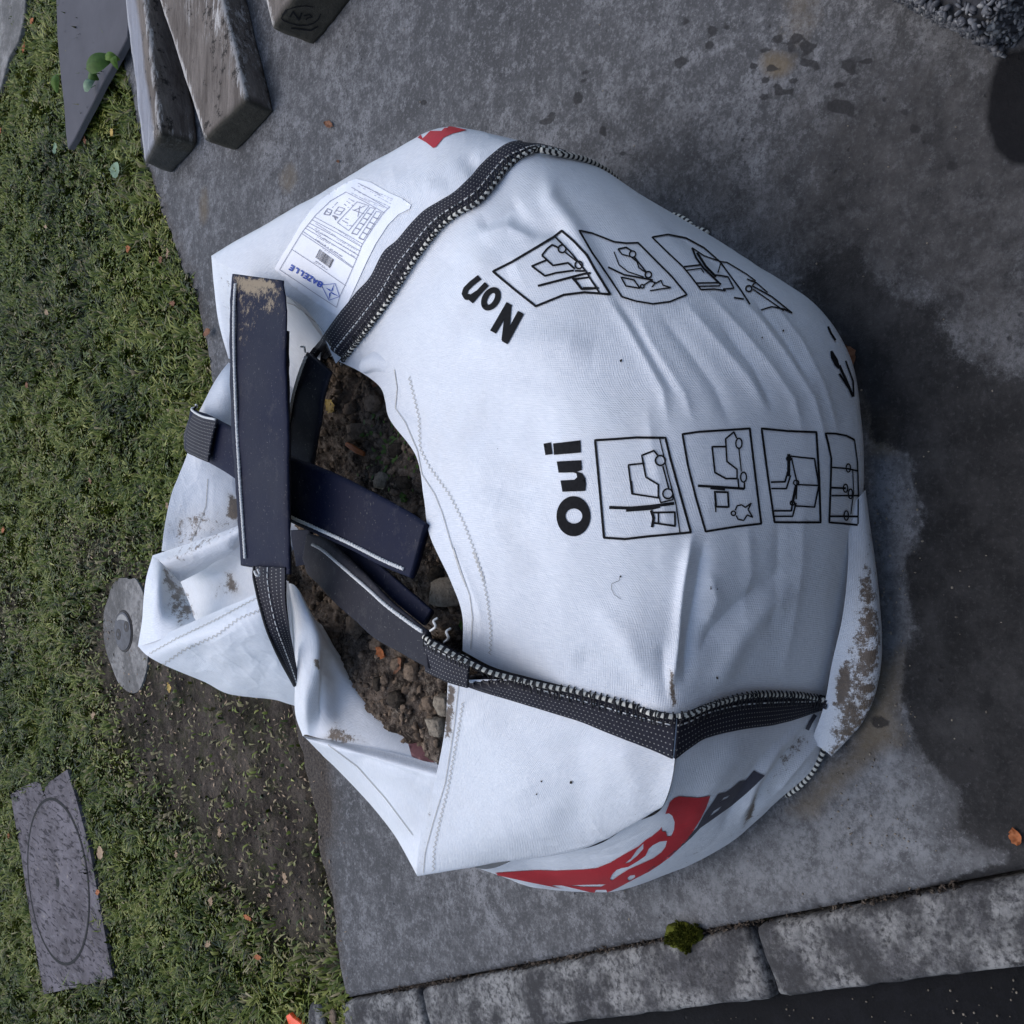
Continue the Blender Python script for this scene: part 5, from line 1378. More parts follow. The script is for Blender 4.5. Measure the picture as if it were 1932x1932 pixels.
# letters sit with their feet toward the far (upper-left) side
org = base + (-upv if upv[1] > 0 else upv) * 0
for i_, ch in enumerate('BAZELLE'):
    for ln_ in GL[ch]:
        pts = [tuple(org + dvec * (i_ * adv + x_ * wl) + np.array((dvec[1], -dvec[0])) * (y_ * hgt - 25)) for x_, y_ in ln_]
        st6(mb, pts, 2.9, 0.0024)
bmake(mb, 'heading', M_BLUE, 'blue heading BAZELLE on the label', stick)
mb = MB()
ctr = np.array((870, 1398.))
tips = [(915, 1310), (965, 1450), (850, 1490), (765, 1325)]
tp4 = [(905, 1312), (965, 1452), (850, 1492), (808, 1352)]
for i_, t in enumerate(tp4):
    t = np.array(t, float); dd_ = (t - ctr) / np.linalg.norm(t - ctr); pn = np.array((-dd_[1], dd_[0])) * 14
    fillshape(mb, O6([tuple(ctr), tuple(ctr + dd_ * 22 + pn), tuple(t)]), off=0.0024, step=3)
st6(mb, [(765, 1325), (915, 1310), (965, 1450), (850, 1490), (765, 1325)], 0.9, 0.0024)
bmake(mb, 'star_emblem', M_BLUE, None, stick)

# ---- hem stitching
def zig(pts, pitch=9, amp=2.6):
    p = resample(pts, pitch / 2); p = even(p, max(3, int(np.linalg.norm(np.diff(p, axis=0), axis=1).sum() / (pitch / 2))))
    t = np.gradient(p, axis=0); t /= np.linalg.norm(t, axis=1)[:, None] + 1e-9; n_ = np.stack([-t[:, 1], t[:, 0]], -1)
    return p + n_ * (amp * np.where(np.arange(len(p)) % 2, 1, -1))[:, None]
mb = MB()
k5b = .3472; O5b = lambda pts: tr(pts, k5b, 279.5, 447.2); O3b = lambda pts: tr(pts, .3472, 251.6, 950.3); O4b = lambda pts: tr(pts, .3472, 0, 614.9)
rimst = O5b([(1340, 720), (1355, 820), (1345, 930), (1400, 1010), (1465, 1160), (1490, 1290), (1560, 1400), (1600, 1500), (1640, 1640), (1700, 1830), (1730, 1900)]) + O3b([(1740, 240), (1790, 390), (1830, 500), (1845, 620), (1835, 790)])
rimz = O5b([(1420, 760), (1445, 860), (1475, 990), (1480, 1150), (1530, 1250), (1640, 1400), (1720, 1560), (1780, 1720), (1830, 1880)]) + O3b([(1850, 260), (1900, 400), (1925, 520)]) + [(927, 1190), (925, 1235)]
mb = MB(); stroke(mb, rimst, 1.6); bmake(mb, 'hem_stitching', M_HEM, None, bag)
mb = MB(); stroke(mb, zig(rimz), 1.3, step=1.5); bmake(mb, 'hem_stitching', M_HEM, None, bag)
mb = MB(); stroke(mb, O1b([(722, 90), (700, 300), (650, 620), (580, 850), (540, 1000), (530, 1110)]), 1.6); bmake(mb, 'hem_stitching', M_HEM, None, bag)
mb = MB(); stroke(mb, zig(O1b([(747, 180), (710, 400), (665, 650), (620, 830), (590, 980), (585, 1100)])), 1.3, step=1.5); bmake(mb, 'hem_stitching', M_HEM, None, bag)
mb = MB(); stroke(mb, zig(O4b([(815, 1780), (960, 1700), (1170, 1600), (1300, 1530), (1395, 1480)]), 8, 1.4), 1.3, step=1.5); bmake(mb, 'hem_stitching', M_HEM, None, bag)
mb = MB(); stroke(mb, zig(O4b([(885, 1840), (1000, 1760), (1180, 1680), (1300, 1590), (1415, 1545)])), 1.3, step=1.5); bmake(mb, 'hem_stitching', M_HEM, None, bag)
mb = MB(); stroke(mb, O3b([(1060, 1310), (1220, 1430), (1370, 1600), (1520, 1800)]), 1.3); bmake(mb, 'hem_stitching', M_HEM, None, bag)
mb = MB(); stroke(mb, O4b([(1130, 830), (1120, 980), (1080, 1080), (1040, 1170)]), 1.5); bmake(mb, 'hem_stitching', M_HEM, None, bag)
mb = MB(); stroke(mb, O5b([(600, 300), (800, 370), (930, 480), (960, 520)]), 1.2); bmake(mb, 'hem_stitching', M_HEM, None, bag)


# ---- webbing seams
def webbing(A, B, label, off=0.004, n=260, thick=0.0035, name='seam_webbing', crown=0.002):
    A = even(catmull(np.array(A, float), 60), n); B = even(catmull(np.array(B, float), 60), n)
    m_ = 9; rowsv = np.full((n, m_, 3), np.nan)
    for i_ in range(n):
        for j_ in range(m_):
            q = A[i_] + (B[i_] - A[i_]) * j_ / (m_ - 1); c = cast(q[0], q[1], 0)
            if c is not None: rowsv[i_, j_] = c
    # fill gaps & smooth the depth along the run
    dep = np.linalg.norm(rowsv - CAMP, axis=2)
    med = np.nanmedian(dep, axis=1, keepdims=True)
    dep = np.where(np.abs(dep - med) > 0.05, np.nan, dep)
    for j_ in range(m_):
        c = dep[:, j_]; ok_ = ~np.isnan(c)
        dep[:, j_] = np.interp(np.arange(n), np.where(ok_)[0], c[ok_]) if ok_.sum() > 3 else np.nanmedian(dep)
    ker = np.ones(9) / 9
    for j_ in range(m_): dep[:, j_] = np.convolve(np.pad(dep[:, j_], 4, mode='edge'), ker, 'valid')
    q = A[:, None] + (B - A)[:, None] * np.linspace(0, 1, m_)[None, :, None]
    d = rays(q[..., 0], q[..., 1]); d /= np.linalg.norm(d, axis=-1)[..., None]
    V = CAMP + d * dep[..., None]
    du = np.gradient(V, axis=0); dv = np.gradient(V, axis=1); nn = np.cross(du, dv); nn /= np.linalg.norm(nn, axis=2)[..., None] + 1e-9
    if ((CAMP - V) * nn).sum(-1).mean() < 0: nn = -nn
    prof = off + crown * np.sin(np.linspace(0, math.pi, m_)) + 0.0012 * vnoise(V, 30)
    top = V + nn * prof[..., None] if np.ndim(prof) == 1 else V + nn * prof[..., None]
    bot = top - nn * thick
    s = np.concatenate([[0], np.cumsum(np.linalg.norm(np.diff(top[:, m_ // 2], axis=0), axis=1))])
    wv = np.linalg.norm(top[:, -1] - top[:, 0], axis=1)
    uvt = np.stack([np.broadcast_to(s[:, None], (n, m_)), np.broadcast_to(np.linspace(0, 1, m_)[None] * np.median(wv), (n, m_))], -1).reshape(-1, 2)
    f = grid_faces(n, m_)
    allv = np.concatenate([top.reshape(-1, 3), bot.reshape(-1, 3)]); nb = n * m_
    sides = []
    i_ = np.arange(n - 1)
    for j_ in (0, m_ - 1):
        a = i_ * m_ + j_; b_ = (i_ + 1) * m_ + j_; sides.append(np.stack([a, b_, b_ + nb, a + nb], -1))
    for r_ in (0, n - 1):
        j2 = np.arange(m_ - 1); a = r_ * m_ + j2; sides.append(np.stack([a, a + 1, a + 1 + nb, a + nb], -1))
    o = mesh_obj(name, allv - BO, np.concatenate([f, f[:, ::-1] + nb] + sides), M_WEB, bag, uv=np.concatenate([uvt, uvt]))
    if label: o['label'] = label
    return top, nn, o

M_CORD = N('overlock_cord')
sep = M_CORD.n('SeparateXYZ', ins={'Vector': M_CORD.uv})
st_ = M_CORD.math('FRACT', M_CORD.math('DIVIDE', M_CORD.math('ADD', sep.outputs[0], M_CORD.math('MULTIPLY', sep.outputs[1], 0.004)), 0.0095))
c_ = M_CORD.mix(M_CORD.ramp(st_, [(0.50, 0.0), (0.56, 1.0)]), (0.60, 0.58, 0.50), (0.008, 0.008, 0.010))
M_CORD = M_CORD.done(c_, 0.8, None)

def overlock(edge, nn, parent, r=0.0035, dirv=None, label=None):
    """cord on the seam edge + black loop stitches reaching into the band"""
    e = edge + nn * 0.002
    mb = MB(); tube(mb, e[::2], r, 8); o = mb.build('seam_cord', M_CORD, parent, off=BO)
    mb = MB(); rs = np.random.default_rng(3)
    s = np.concatenate([[0], np.cumsum(np.linalg.norm(np.diff(e, axis=0), axis=1))])
    q = 0.004
    while q < s[-1]:
        i_ = int(np.searchsorted(s, q)); i_ = min(i_, len(e) - 2)
        a = e[i_]; tdir = e[i_ + 1] - e[i_]; tdir /= np.linalg.norm(tdir) + 1e-9
        inw = dirv[i_] / (np.linalg.norm(dirv[i_]) + 1e-9)
        jt_ = rs.uniform(-0.003, 0.003)
        pts = [a - inw * 0.006, a + nn[i_] * 0.004 - inw * 0.003, a + inw * 0.006 + nn[i_] * 0.0030 + tdir * jt_, a + inw * (0.013 + rs.uniform(0, 0.004)) + nn[i_] * 0.001 + tdir * jt_ * 1.5]
        tube(mb, catmull(np.array(pts), 7), 0.0011, 5); q += rs.uniform(0.0075, 0.0115)
    mb.build('seam_stitches', mat_black_thread, parent, off=BO)
mat_black_thread = mat_simple('black_thread', (0.010, 0.010, 0.012), 0.8, 500, 0.3)

def runline(top, j0, parent, wd=0.0011):
    """dashed white running stitch along the band"""
    mb = MB(); p = top[:, j0]; s = np.concatenate([[0], np.cumsum(np.linalg.norm(np.diff(p, axis=0), axis=1))]); q = 0
    while q + 0.008 < s[-1]:
        qq = np.linspace(q, q + 0.0075, 4); pp = np.stack([np.interp(qq, s, p[:, c]) for c in range(3)], -1) + (0, 0, 0.0012)
        tube(mb, pp, wd, 5); q += 0.0115
    mb.build('running_stitch', M_THREAD, parent, off=BO)

R_out = [(585, 669), (628, 612), (672, 555), (702, 521), (727, 475), (754, 451), (795, 406), (828, 383), (858, 365), (889, 337), (920, 302), (955, 276), (983, 269), (1021, 273), (1066, 287)]
R_in = [(630, 702), (650, 678), (672, 652), (710, 607), (755, 541), (788, 490), (830, 436), (850, 418), (872, 403), (905, 386), (934, 353), (962, 316), (990, 297), (1021, 288), (1066, 297)]
top, nn, o = webbing(R_out, R_in, 'black webbing over the right front seam'); overlock(top[:, -1], nn[:, -1], o, dirv=top[:, 2] - top[:, -1]); runline(top, 5, o)
L_in = [(812, 1202), (835, 1214), (870, 1234), (927, 1261), (997, 1279), (1066, 1297), (1136, 1315), (1205, 1333), (1277, 1347)]
L_out = [(811, 1262), (844, 1280), (880, 1292), (927, 1308), (1014, 1334), (1101, 1362), (1170, 1390), (1233, 1414), (1270, 1430)]
top, nn, o = None, None, None
LB = lambda: band(C((806, 1266, .476), (826, 1276, .477), (850, 1287, .478), (885, 1297, .476)), C((806, 1200, .484), (830, 1214, .485), (856, 1228, .485), (890, 1243, .481)), 'start of the left front webbing where the dusty loop is sewn on', n=50)
top, nn, o = webbing(L_out, L_in, 'black webbing over the left front seam above the corner'); overlock(top[:, -1], nn[:, -1], o, dirv=top[:, 2] - top[:, -1]); runline(top, 6, o)
D_in = [(1277, 1346), (1300, 1340), (1330, 1328), (1395, 1312), (1473, 1309), (1539, 1314), (1562, 1322)]
D_out = [(1271, 1430), (1299, 1409), (1330, 1391), (1395, 1376), (1473, 1363), (1535, 1343), (1560, 1336)]
top, nn, o = webbing(D_out, D_in, 'black webbing running down from the left corner to the ground'); overlock(top[:, -1], nn[:, -1], o, dirv=top[:, 2] - top[:, -1]); runline(top, 6, o)
# striped bottom seam and the far side seam
def seamcord(pts, label, r=0.0042):
    mb = MB(); tube(mb, resample(catmull(np.array(pts), 60), 0.004), r, 8); o = mb.build('bottom_seam', M_CORD, bag, off=BO); o['label'] = label
seamcord(C((1560, 1318, .03), (1572, 1330, .025), (1570, 1350, .022), (1563, 1385, .02), (1552, 1420, .018), (1532, 1457, .016), (1510, 1482, .014), (1484, 1501, .012)), 'striped seam along the base at the left front corner')
seamcord(C((1020, 283, .362), (1060, 291, .330), (1103, 301, .285), (1140, 319, .235), (1166, 340, .19)), 'striped seam running down the far side of the front')
seamcord(C((1262, 404, .02), (1280, 408, .015), (1298, 418, .012), (1310, 430, .012), (1330, 436, .010), (1336, 442, .006)), 'striped seam end lying by the right front corner')

# ---- lifting loops
def strap(name, A, B, mat, label, t=0.010, n=120, mudf=None, stitch=None, sag=0.0, loopname='lifting_loop', mudpoly=()):
    A = catmull(np.array(A), n); B = catmull(np.array(B), n)
    c = (A + B) / 2; wv = (B - A); tn = np.gradient(c, axis=0); tn /= np.linalg.norm(tn, axis=1)[:, None]
    nn = np.cross(tn, wv); nn /= np.linalg.norm(nn, axis=1)[:, None]
    if ((CAMP - c) * nn).sum() < 0: nn = -nn
    k = 14; v = []; s = np.concatenate([[0], np.cumsum(np.linalg.norm(np.diff(c, axis=0), axis=1))])
    th = t * (1 + 0.25 * vnoise(c, 9))
    uv = []
    prof = []
    for j_ in range(k):
        a = 2 * math.pi * j_ / k; ca, sa = math.cos(a), math.sin(a)
        prof.append((0.5 * np.sign(ca) * abs(ca) ** 0.35, 0.5 * np.sign(sa) * abs(sa) ** 0.7))
    for i_ in range(n):
        wob = 0.0004 * math.sin(i_ * 0.21)
        for (x_, y_) in prof:
            cup = -0.003 * (1 - (2 * x_) ** 2)
            v.append(c[i_] + wv[i_] * x_ + nn[i_] * (y_ * th[i_] + cup + wob)); uv.append((s[i_], x_ * 0.06))
    v = np.array(v); v += (nn.repeat(k, 0)) * (0.0045 * fbm(v, 9, 3))[:, None] + 0.0008 * fbm(v, 60, 2)[:, None]
    f = []
    for i_ in range(n - 1):
        for j_ in range(k):
            f.append((i_ * k + j_, i_ * k + (j_ + 1) % k, (i_ + 1) * k + (j_ + 1) % k, (i_ + 1) * k + j_))
    f.append(tuple(range(k))[::-1]); f.append(tuple((n - 1) * k + j_ for j_ in range(k)))
    px, py = proj(v); pp = np.stack([px, py], -1); mud = np.full(len(v), 0.05)
    for pl_, sf, am in mudpoly: mud = np.maximum(mud, am * soft(pp, pl_, sf))
    o = mesh_obj(loopname, v - BO, f, mat, bag, uv=uv, attrs={'mud': mud})
    if label: o['label'] = label
    if stitch is not None:
        x0, x1, i0, i1 = stitch
        idx = np.arange(i0, i1); fr = np.linspace(x0, x1, len(idx))
        base = c[idx] + wv[idx] * fr[:, None] + nn[idx] * (th[idx] * 0.5 - 0.003 * (1 - (2 * fr) ** 2) + 0.0012)[:, None]
        base = resample(base, 0.002); ph = np.arange(len(base)) * 0.9
        tt = np.gradient(base, axis=0); tt /= np.linalg.norm(tt, axis=1)[:, None]; nv = nn[min(i0, n - 1)]
        sd_ = np.cross(tt, nv)
        mb = MB()
        tube(mb, base + sd_ * (0.0013 * np.sin(ph))[:, None] + nv * (0.0009 * np.cos(ph))[:, None], 0.0021, 6)
        tube(mb, base - sd_ * (0.0011 * np.sin(ph))[:, None] - nv * (0.0009 * np.cos(ph))[:, None], 0.0020, 6)
        mb.build('stitch_line', M_THREAD, o, off=BO)
    return c, nn, o
cc_ = lambda *r: C(*r)
# big loop across the opening (two layers)
strap('a', C((434, 600, .535), (436, 700, .535), (440, 800, .535), (447, 920, .535), (455, 1066, .530)),
      C((545, 625, .520), (546, 730, .520), (548, 850, .520), (550, 970, .520), (549, 1083, .515)), M_STRAP2, 'lower layer of the big navy lifting loop', t=0.012)
mudp = [([(438, 517), (529, 527), (540, 545), (530, 600), (490, 600), (460, 700), (440, 640)], 26, 0.75), ([(440, 515), (530, 525), (525, 550), (440, 560)], 12, 0.85), ([(480, 980), (540, 985), (540, 1010), (480, 1010)], 16, 0.25)]
strap('b', C((439, 517, .552), (433, 580, .560), (433, 660, .562), (437, 780, .560), (444, 900, .558), (450, 990, .552), (455, 1064, .542)),
      C((534, 529, .552), (540, 590, .560), (541, 680, .562), (545, 800, .560), (548, 920, .558), (549, 1010, .552), (548, 1084, .542)), M_STRAP, 'big navy lifting loop with a muddy end lying across the opening', t=0.009, stitch=(-0.38, -0.36, 6, 116), mudpoly=mudp)
# loop from the rear, pointing at the camera
strap('c', C((364, 772, .520), (400, 785, .520), (450, 812, .515), (510, 845, .505), (560, 864, .495), (627, 890, .485), (696, 924, .478), (760, 958, .472), (806, 988, .470)),
      C((352, 850, .520), (385, 868, .520), (440, 900, .515), (490, 940, .505), (545, 982, .495), (592, 1005, .487), (660, 1036, .480), (726, 1070, .475), (779, 1091, .470)), M_STRAP, 'navy lifting loop crossing under the big loop towards the front rim', t=0.014, stitch=(0.40, 0.38, 46, 116))
# loop of the right front seam
strap('d', C((580, 664, .475), (562, 715, .480), (550, 765, .475), (546, 815, .462), (546, 865, .445), (552, 910, .430)),
      C((628, 704, .470), (613, 745, .478), (607, 790, .473), (598, 835, .460), (592, 880, .443), (594, 925, .43)), M_STRAP2, 'dusty navy lifting loop sewn to the right front webbing', t=0.012, stitch=(-0.40, -0.42, 3, 80))
# loop of the left front seam
strap('e', C((812, 1262, .482), (760, 1236, .478), (710, 1205, .470), (675, 1175, .462), (642, 1145, .455), (605, 1106, .446), (580, 1082, .440), (572, 1056, .436)),
      C((808, 1190, .484), (780, 1168, .482), (738, 1132, .476), (710, 1103, .468), (686, 1078, .462), (652, 1046, .452), (620, 1018, .445), (584, 1006, .438)), M_STRAP2, 'dusty navy lifting loop sewn to the left front webbing', t=0.012, stitch=(0.43, 0.22, 3, 112))
strap('f', C((800, 1180, .455), (752, 1140, .450), (700, 1092, .440), (640, 1040, .425), (590, 1000, .41)),
      C((815, 1150, .450), (770, 1110, .445), (712, 1062, .435), (660, 1020, .42), (610, 985, .41)), M_STRAP, 'inner leg of the left front loop in shadow', t=0.010)
strap('g', C((550, 1000, .43), (555, 1040, .43), (560, 1068, .42)), C((592, 1000, .43), (590, 1035, .43), (578, 1064, .42)), M_STRAP, 'end of a loop showing below the crossing', t=0.010, n=40)
# free webbing bands feeding the loops
def band(A, B, label, n=120):
    A = catmull(np.array(A), n); B = catmull(np.array(B), n); m_ = 7
    V = A[:, None] + (B - A)[:, None] * np.linspace(0, 1, m_)[None, :, None]
    du = np.gradient(V, axis=0); dv = np.gradient(V, axis=1); nn = np.cross(du, dv); nn /= np.linalg.norm(nn, axis=2)[..., None]
    if ((CAMP - V) * nn).sum() < 0: nn = -nn
    topv = V + nn * (0.004 + 0.002 * np.sin(np.linspace(0, math.pi, m_)))[None, :, None]; bot = topv - nn * 0.004
    s = np.concatenate([[0], np.cumsum(np.linalg.norm(np.diff(V[:, 3], axis=0), axis=1))]); wv = np.median(np.linalg.norm(B - A, axis=1))
    uvt = np.stack([np.broadcast_to(s[:, None], (n, m_)), np.broadcast_to(np.linspace(0, 1, m_)[None] * wv, (n, m_))], -1).reshape(-1, 2); nb = n * m_
    f = grid_faces(n, m_); sides = []; i_ = np.arange(n - 1)
    for j_ in (0, m_ - 1): a = i_ * m_ + j_; sides.append(np.stack([a, a + m_, a + m_ + nb, a + nb], -1))
    for r_ in (0, n - 1): j2 = np.arange(m_ - 1); a = r_ * m_ + j2; sides.append(np.stack([a, a + 1, a + 1 + nb, a + nb], -1))
    o = mesh_obj('seam_webbing', np.concatenate([topv.reshape(-1, 3), bot.reshape(-1, 3)]) - BO, np.concatenate([f, f[:, ::-1] + nb] + sides), M_WEB, bag, uv=np.concatenate([uvt, uvt]))
    o['label'] = label
    return topv, nn, o
topv, nn, o = band(C((484, 1068, .545), (483, 1090, .545), (491, 1131, .552), (508, 1193, .545), (529, 1245, .505), (555, 1292, .440)),
     C((541, 1070, .545), (541, 1095, .540), (541, 1135, .535), (546, 1180, .525), (552, 1225, .490), (562, 1275, .445)), 'black webbing curving down the folded rear left flap')
runline(topv, 3, o)
mb = MB()
e = topv[:, 0]; tube(mb, e[::2], 0.0028, 6); mb.build('seam_cord', mat_black_thread, o, off=BO)
topv, nn, o = band(C((350, 822, .512), (353, 850, .520), (372, 862, .528), (395, 872, .530)), C((372, 766, .515), (366, 774, .520), (385, 786, .528), (412, 792, .53)), 'black webbing at the rear rim with white dashes', n=60)
mb = MB(); tube(mb, topv[:, -1][::2], 0.0022, 6); mb.build('seam_cord', M_THREAD, o, off=BO)
topv, nn, o = LB(); overlock(topv[:, -1], nn[:, -1], o, dirv=topv[:, 2] - topv[:, -1]); runline(topv, 5, o)
# loose thread ends
mb = MB()
for pts in ([(812, 1190, .49), (822, 1182, .50), (818, 1172, .50), (826, 1166, .495)], [(838, 1212, .49), (846, 1204, .50), (842, 1192, .50), (850, 1186, .49)], [(480, 1078, .56), (484, 1086, .565), (490, 1084, .56), (486, 1074, .56)], [(576, 664, .48), (574, 655, .49), (568, 654, .485)]):
    mb = MB(); tube(mb, catmull(np.array(C(*pts)), 14), 0.0018, 6); mb.build('loose_thread', M_THREAD, bag, off=BO)
# ================================================================== RUBBLE IN THE BAG
s_ = N('rubble_soil')
n1 = s_.noise(14, 9, 0.8); n2 = s_.noise(60, 8, 0.82); n3 = s_.noise(300, 3, 0.6)
c_ = s_.mix(s_.ramp(n1, [(0.44, 0.0), (0.56, 1.0)]), (0.024, 0.018, 0.014), (0.15, 0.115, 0.088))
c_ = s_.mix(s_.ramp(n2, [(0.5, 0.0), (0.68, 0.8)]), c_, (0.36, 0.30, 0.235))
c_ = s_.mix(s_.ramp(n2, [(0.34, 0.9), (0.46, 0.0)]), c_, (0.014, 0.010, 0.008))
c_ = s_.mix(s_.ramp(n3, [(0.62, 0.0), (0.7, 0.5)]), c_, (0.35, 0.31, 0.26))
M_RUB = s_.done(c_, 0.95, s_.bump(s_.math('ADD', n2, s_.math('MULTIPLY', n3, 0.5)), 1.0, 0.006), spec=0.15)
def clodmat(name, a, b):
    s = N(name); n = s.noise(40, 6, 0.75); m_ = s.noise(180, 4, 0.7)
    c = s.mix(s.ramp(n, [(0.35, 0.0), (0.65, 1.0)]), a, b); c = s.mix(s.ramp(m_, [(0.3, 0.7), (0.45, 0.0)]), c, tuple(x * 0.3 for x in a))
    return s.done(c, 0.95, s.bump(s.math('ADD', n, m_), 0.9, 0.004), spec=0.15)
M_CL = [clodmat('pale_clod', (0.15, 0.125, 0.095), (0.33, 0.285, 0.22)), clodmat('brown_clod', (0.10, 0.072, 0.050), (0.26, 0.195, 0.14)), clodmat('dark_clod', (0.02, 0.016, 0.012), (0.075, 0.06, 0.045))]
X = np.linspace(-0.56, 0.42, 330); Yv = np.linspace(1.0, 1.80, 280)
V = np.stack(np.meshgrid(X, Yv, indexing='ij') + [np.zeros((330, 280))], -1)
poly = np.array([P(*q, z=.36)[:2] for q in [(560, 690), (640, 650), (760, 690), (900, 800), (940, 960), (960, 1150), (900, 1260), (860, 1300), (870, 1460), (790, 1440), (660, 1395), (590, 1330), (560, 1150), (500, 1000), (510, 820)]])
flat = V.reshape(-1, 3)
ms = inside(flat[:, :2], poly)
base = 0.352 + 0.012 * fbm(flat, 4, 2)
bump_ = 0.020 * np.abs(fbm(flat + 3, 11, 4)) * 2 + 0.010 * fbm(flat + 9, 38, 4, 0.6) + 0.004 * fbm(flat, 120, 2)
px, py = proj(np.concatenate([flat[:, :2], np.full((len(flat), 1), .37)], 1)); pp = np.stack([px, py], -1)
rise = 0.035 * soft(pp, [(790, 1060), (870, 1080), (900, 1200), (820, 1190), (780, 1120)], 60) + 0.025 * soft(pp, [(800, 1300), (860, 1290), (850, 1440), (800, 1400)], 50) - 0.012 * soft(pp, [(770, 900), (820, 880), (830, 1000), (790, 1010)], 50)
flat[:, 2] = base + bump_ + rise
d_, _ = seg_dist(flat[:, :2], poly); flat[:, 2] -= np.where(ms, np.clip(0.02 - d_, 0, 0.02) * 1.2, 0)
F = grid_faces(330, 280)[:, ::-1]; F = F[ms[F].all(1)]
used = np.unique(F); rm = np.full(len(flat), -1); rm[used] = np.arange(len(used))
rc0 = np.array((-0.05, 1.4, 0.3))
o = mesh_obj('rubble', flat[used] - rc0, rm[F], M_RUB); o.location = rc0
tag(o, 'dark soil and crumbled rubble filling the mouth of the bulk bag', 'rubble', kind='stuff')
RB = BVHTree.FromPolygons([tuple(x) for x in flat[used]], [tuple(int(i) for i in f) for f in rm[F]])
def rub_z(x, y):
    h = RB.ray_cast(Vector((x, y, 1)), Vector((0, 0, -1))); return None if h[0] is None else h[0].z

def clod(name, px, py, r, mat, seed, label, cat, z=None, sq=(1, 0.85, 0.7), amp=0.35, group=None, on=None):
    rr = np.random.default_rng(seed)
    p = P(px, py, z=z or 0.39)
    v = np.sign(iv3) * np.abs(iv3) ** 0.8 * (0.9 + amp * fbm(iv3 * 0.5 + seed * 3.1, 2.0, 4)[:, None] + 0.30 * np.abs(fbm(iv3 + seed * 1.7, 2.6, 4))[:, None])
    v = np.sign(v) * np.abs(v) ** 0.9
    v = v + 0.20 * np.stack([fbm(iv3 + seed + k_, 6, 4, 0.7) for k_ in (1, 2, 3)], -1)
    v = (v * np.array(sq) * r * 0.88) @ rotm(rr).T
    v = v * .55 + np.round(v / r * 1.7) / 1.7 * r * .45
    zz = rub_z(p[0], p[1]) if on is None else on
    if zz is not None: p[2] = zz - v[:, 2].min() * 0.12
    o = mesh_obj(name, v, iff3, mat); o.location = p
    return tag(o, label, cat, group)
GC = 'clods of earth and rubble lying in the bag'
big = [(838, 1118, .034, 0, 'pale rough clod half under the front rim of the bag, beside the loop end'), (812, 1085, .026, 2, 'dark earthy lump just behind the pale clod at the front rim'),
       (840, 1330, .026, 0, 'pale crumbly clod wedged against the left rim of the bag'), (822, 1372, .022, 0, 'small pale clod below the one at the left rim'), (833, 1290, .020, 2, 'dark clod above the pale ones at the left rim'),
       (648, 1180, .030, 1, 'smooth reddish brown clod between the dusty loop and the rear left wall'), (690, 1215, .024, 1, 'brown clod just below the long dusty loop'),
       (655, 815, .030, 1, 'tan clod beside the right front loop with a brown stick on it'), (690, 760, .026, 1, 'brown clod near the upper right corner of the opening'), (640, 770, .020, 1, 'small tan clod next to the yellow leaf'),
       (735, 850, .022, 2, 'grey clod under the front rim among green sprigs'), (700, 905, .022, 0, 'greyish crumbled lump above the crossing loop'), (750, 910, .020, 2, 'dark lump between the crossing loop and the front rim'), (770, 935, .018, 2, 'small dark lump beside the tip of the crossing loop'),
       (615, 1140, .020, 1, 'small brown clod behind the bend of the dusty loop'), (585, 1125, .015, 2, 'grey pebble like clod next to the rolled rim at the rear left'), (760, 1270, .026, 1, 'brown clod in the middle of the lower opening'), (725, 1255, .020, 1, 'rust coloured clod beside the brown leaf'),
       (740, 1320, .024, 2, 'dark clod near the inner left wall'), (790, 1330, .020, 1, 'brown clod in front of the left rim clods'), (700, 1290, .018, 2, 'dark little clod touching the inner left wall')]
for i_, (a, b, r_, mi, lab) in enumerate(big):
    r_ *= 1.0 if mi == 0 else 0.85
    clod('clod', a, b, r_, M_CL[mi], 20 + i_, lab, 'clod of earth', group=GC)
# crumbs: too many to count
mbv, mbf = [], []; rr = np.random.default_rng(12); k_ = 0
while k_ < 2200:
    x, y = rr.uniform(-.5, .38), rr.uniform(1.03, 1.75)
    z = rub_z(x, y)
    if z is None: continue
    r_ = 0.0018 + 0.009 * rr.random() ** 4
    v = (iv2 * (1 + 0.5 * fbm(iv2 + k_, 2.0, 2)[:, None])); v = v * .4 + np.round(v * 1.5) / 1.5 * .6
    v = (v * np.array((1, .8, .6)) * r_) @ rotm(rr).T + (x, y, z + r_ * 0.1)
    mbf.append(iff2 + len(mbv) * len(iv2)); mbv.append(v); k_ += 1
o = mesh_obj('crumbs', np.concatenate(mbv) - rc0, np.concatenate(mbf), M_CL[1]); o.location = rc0
tag(o, 'loose crumbs of earth scattered over the rubble in the bag', 'crumbs', kind='stuff')

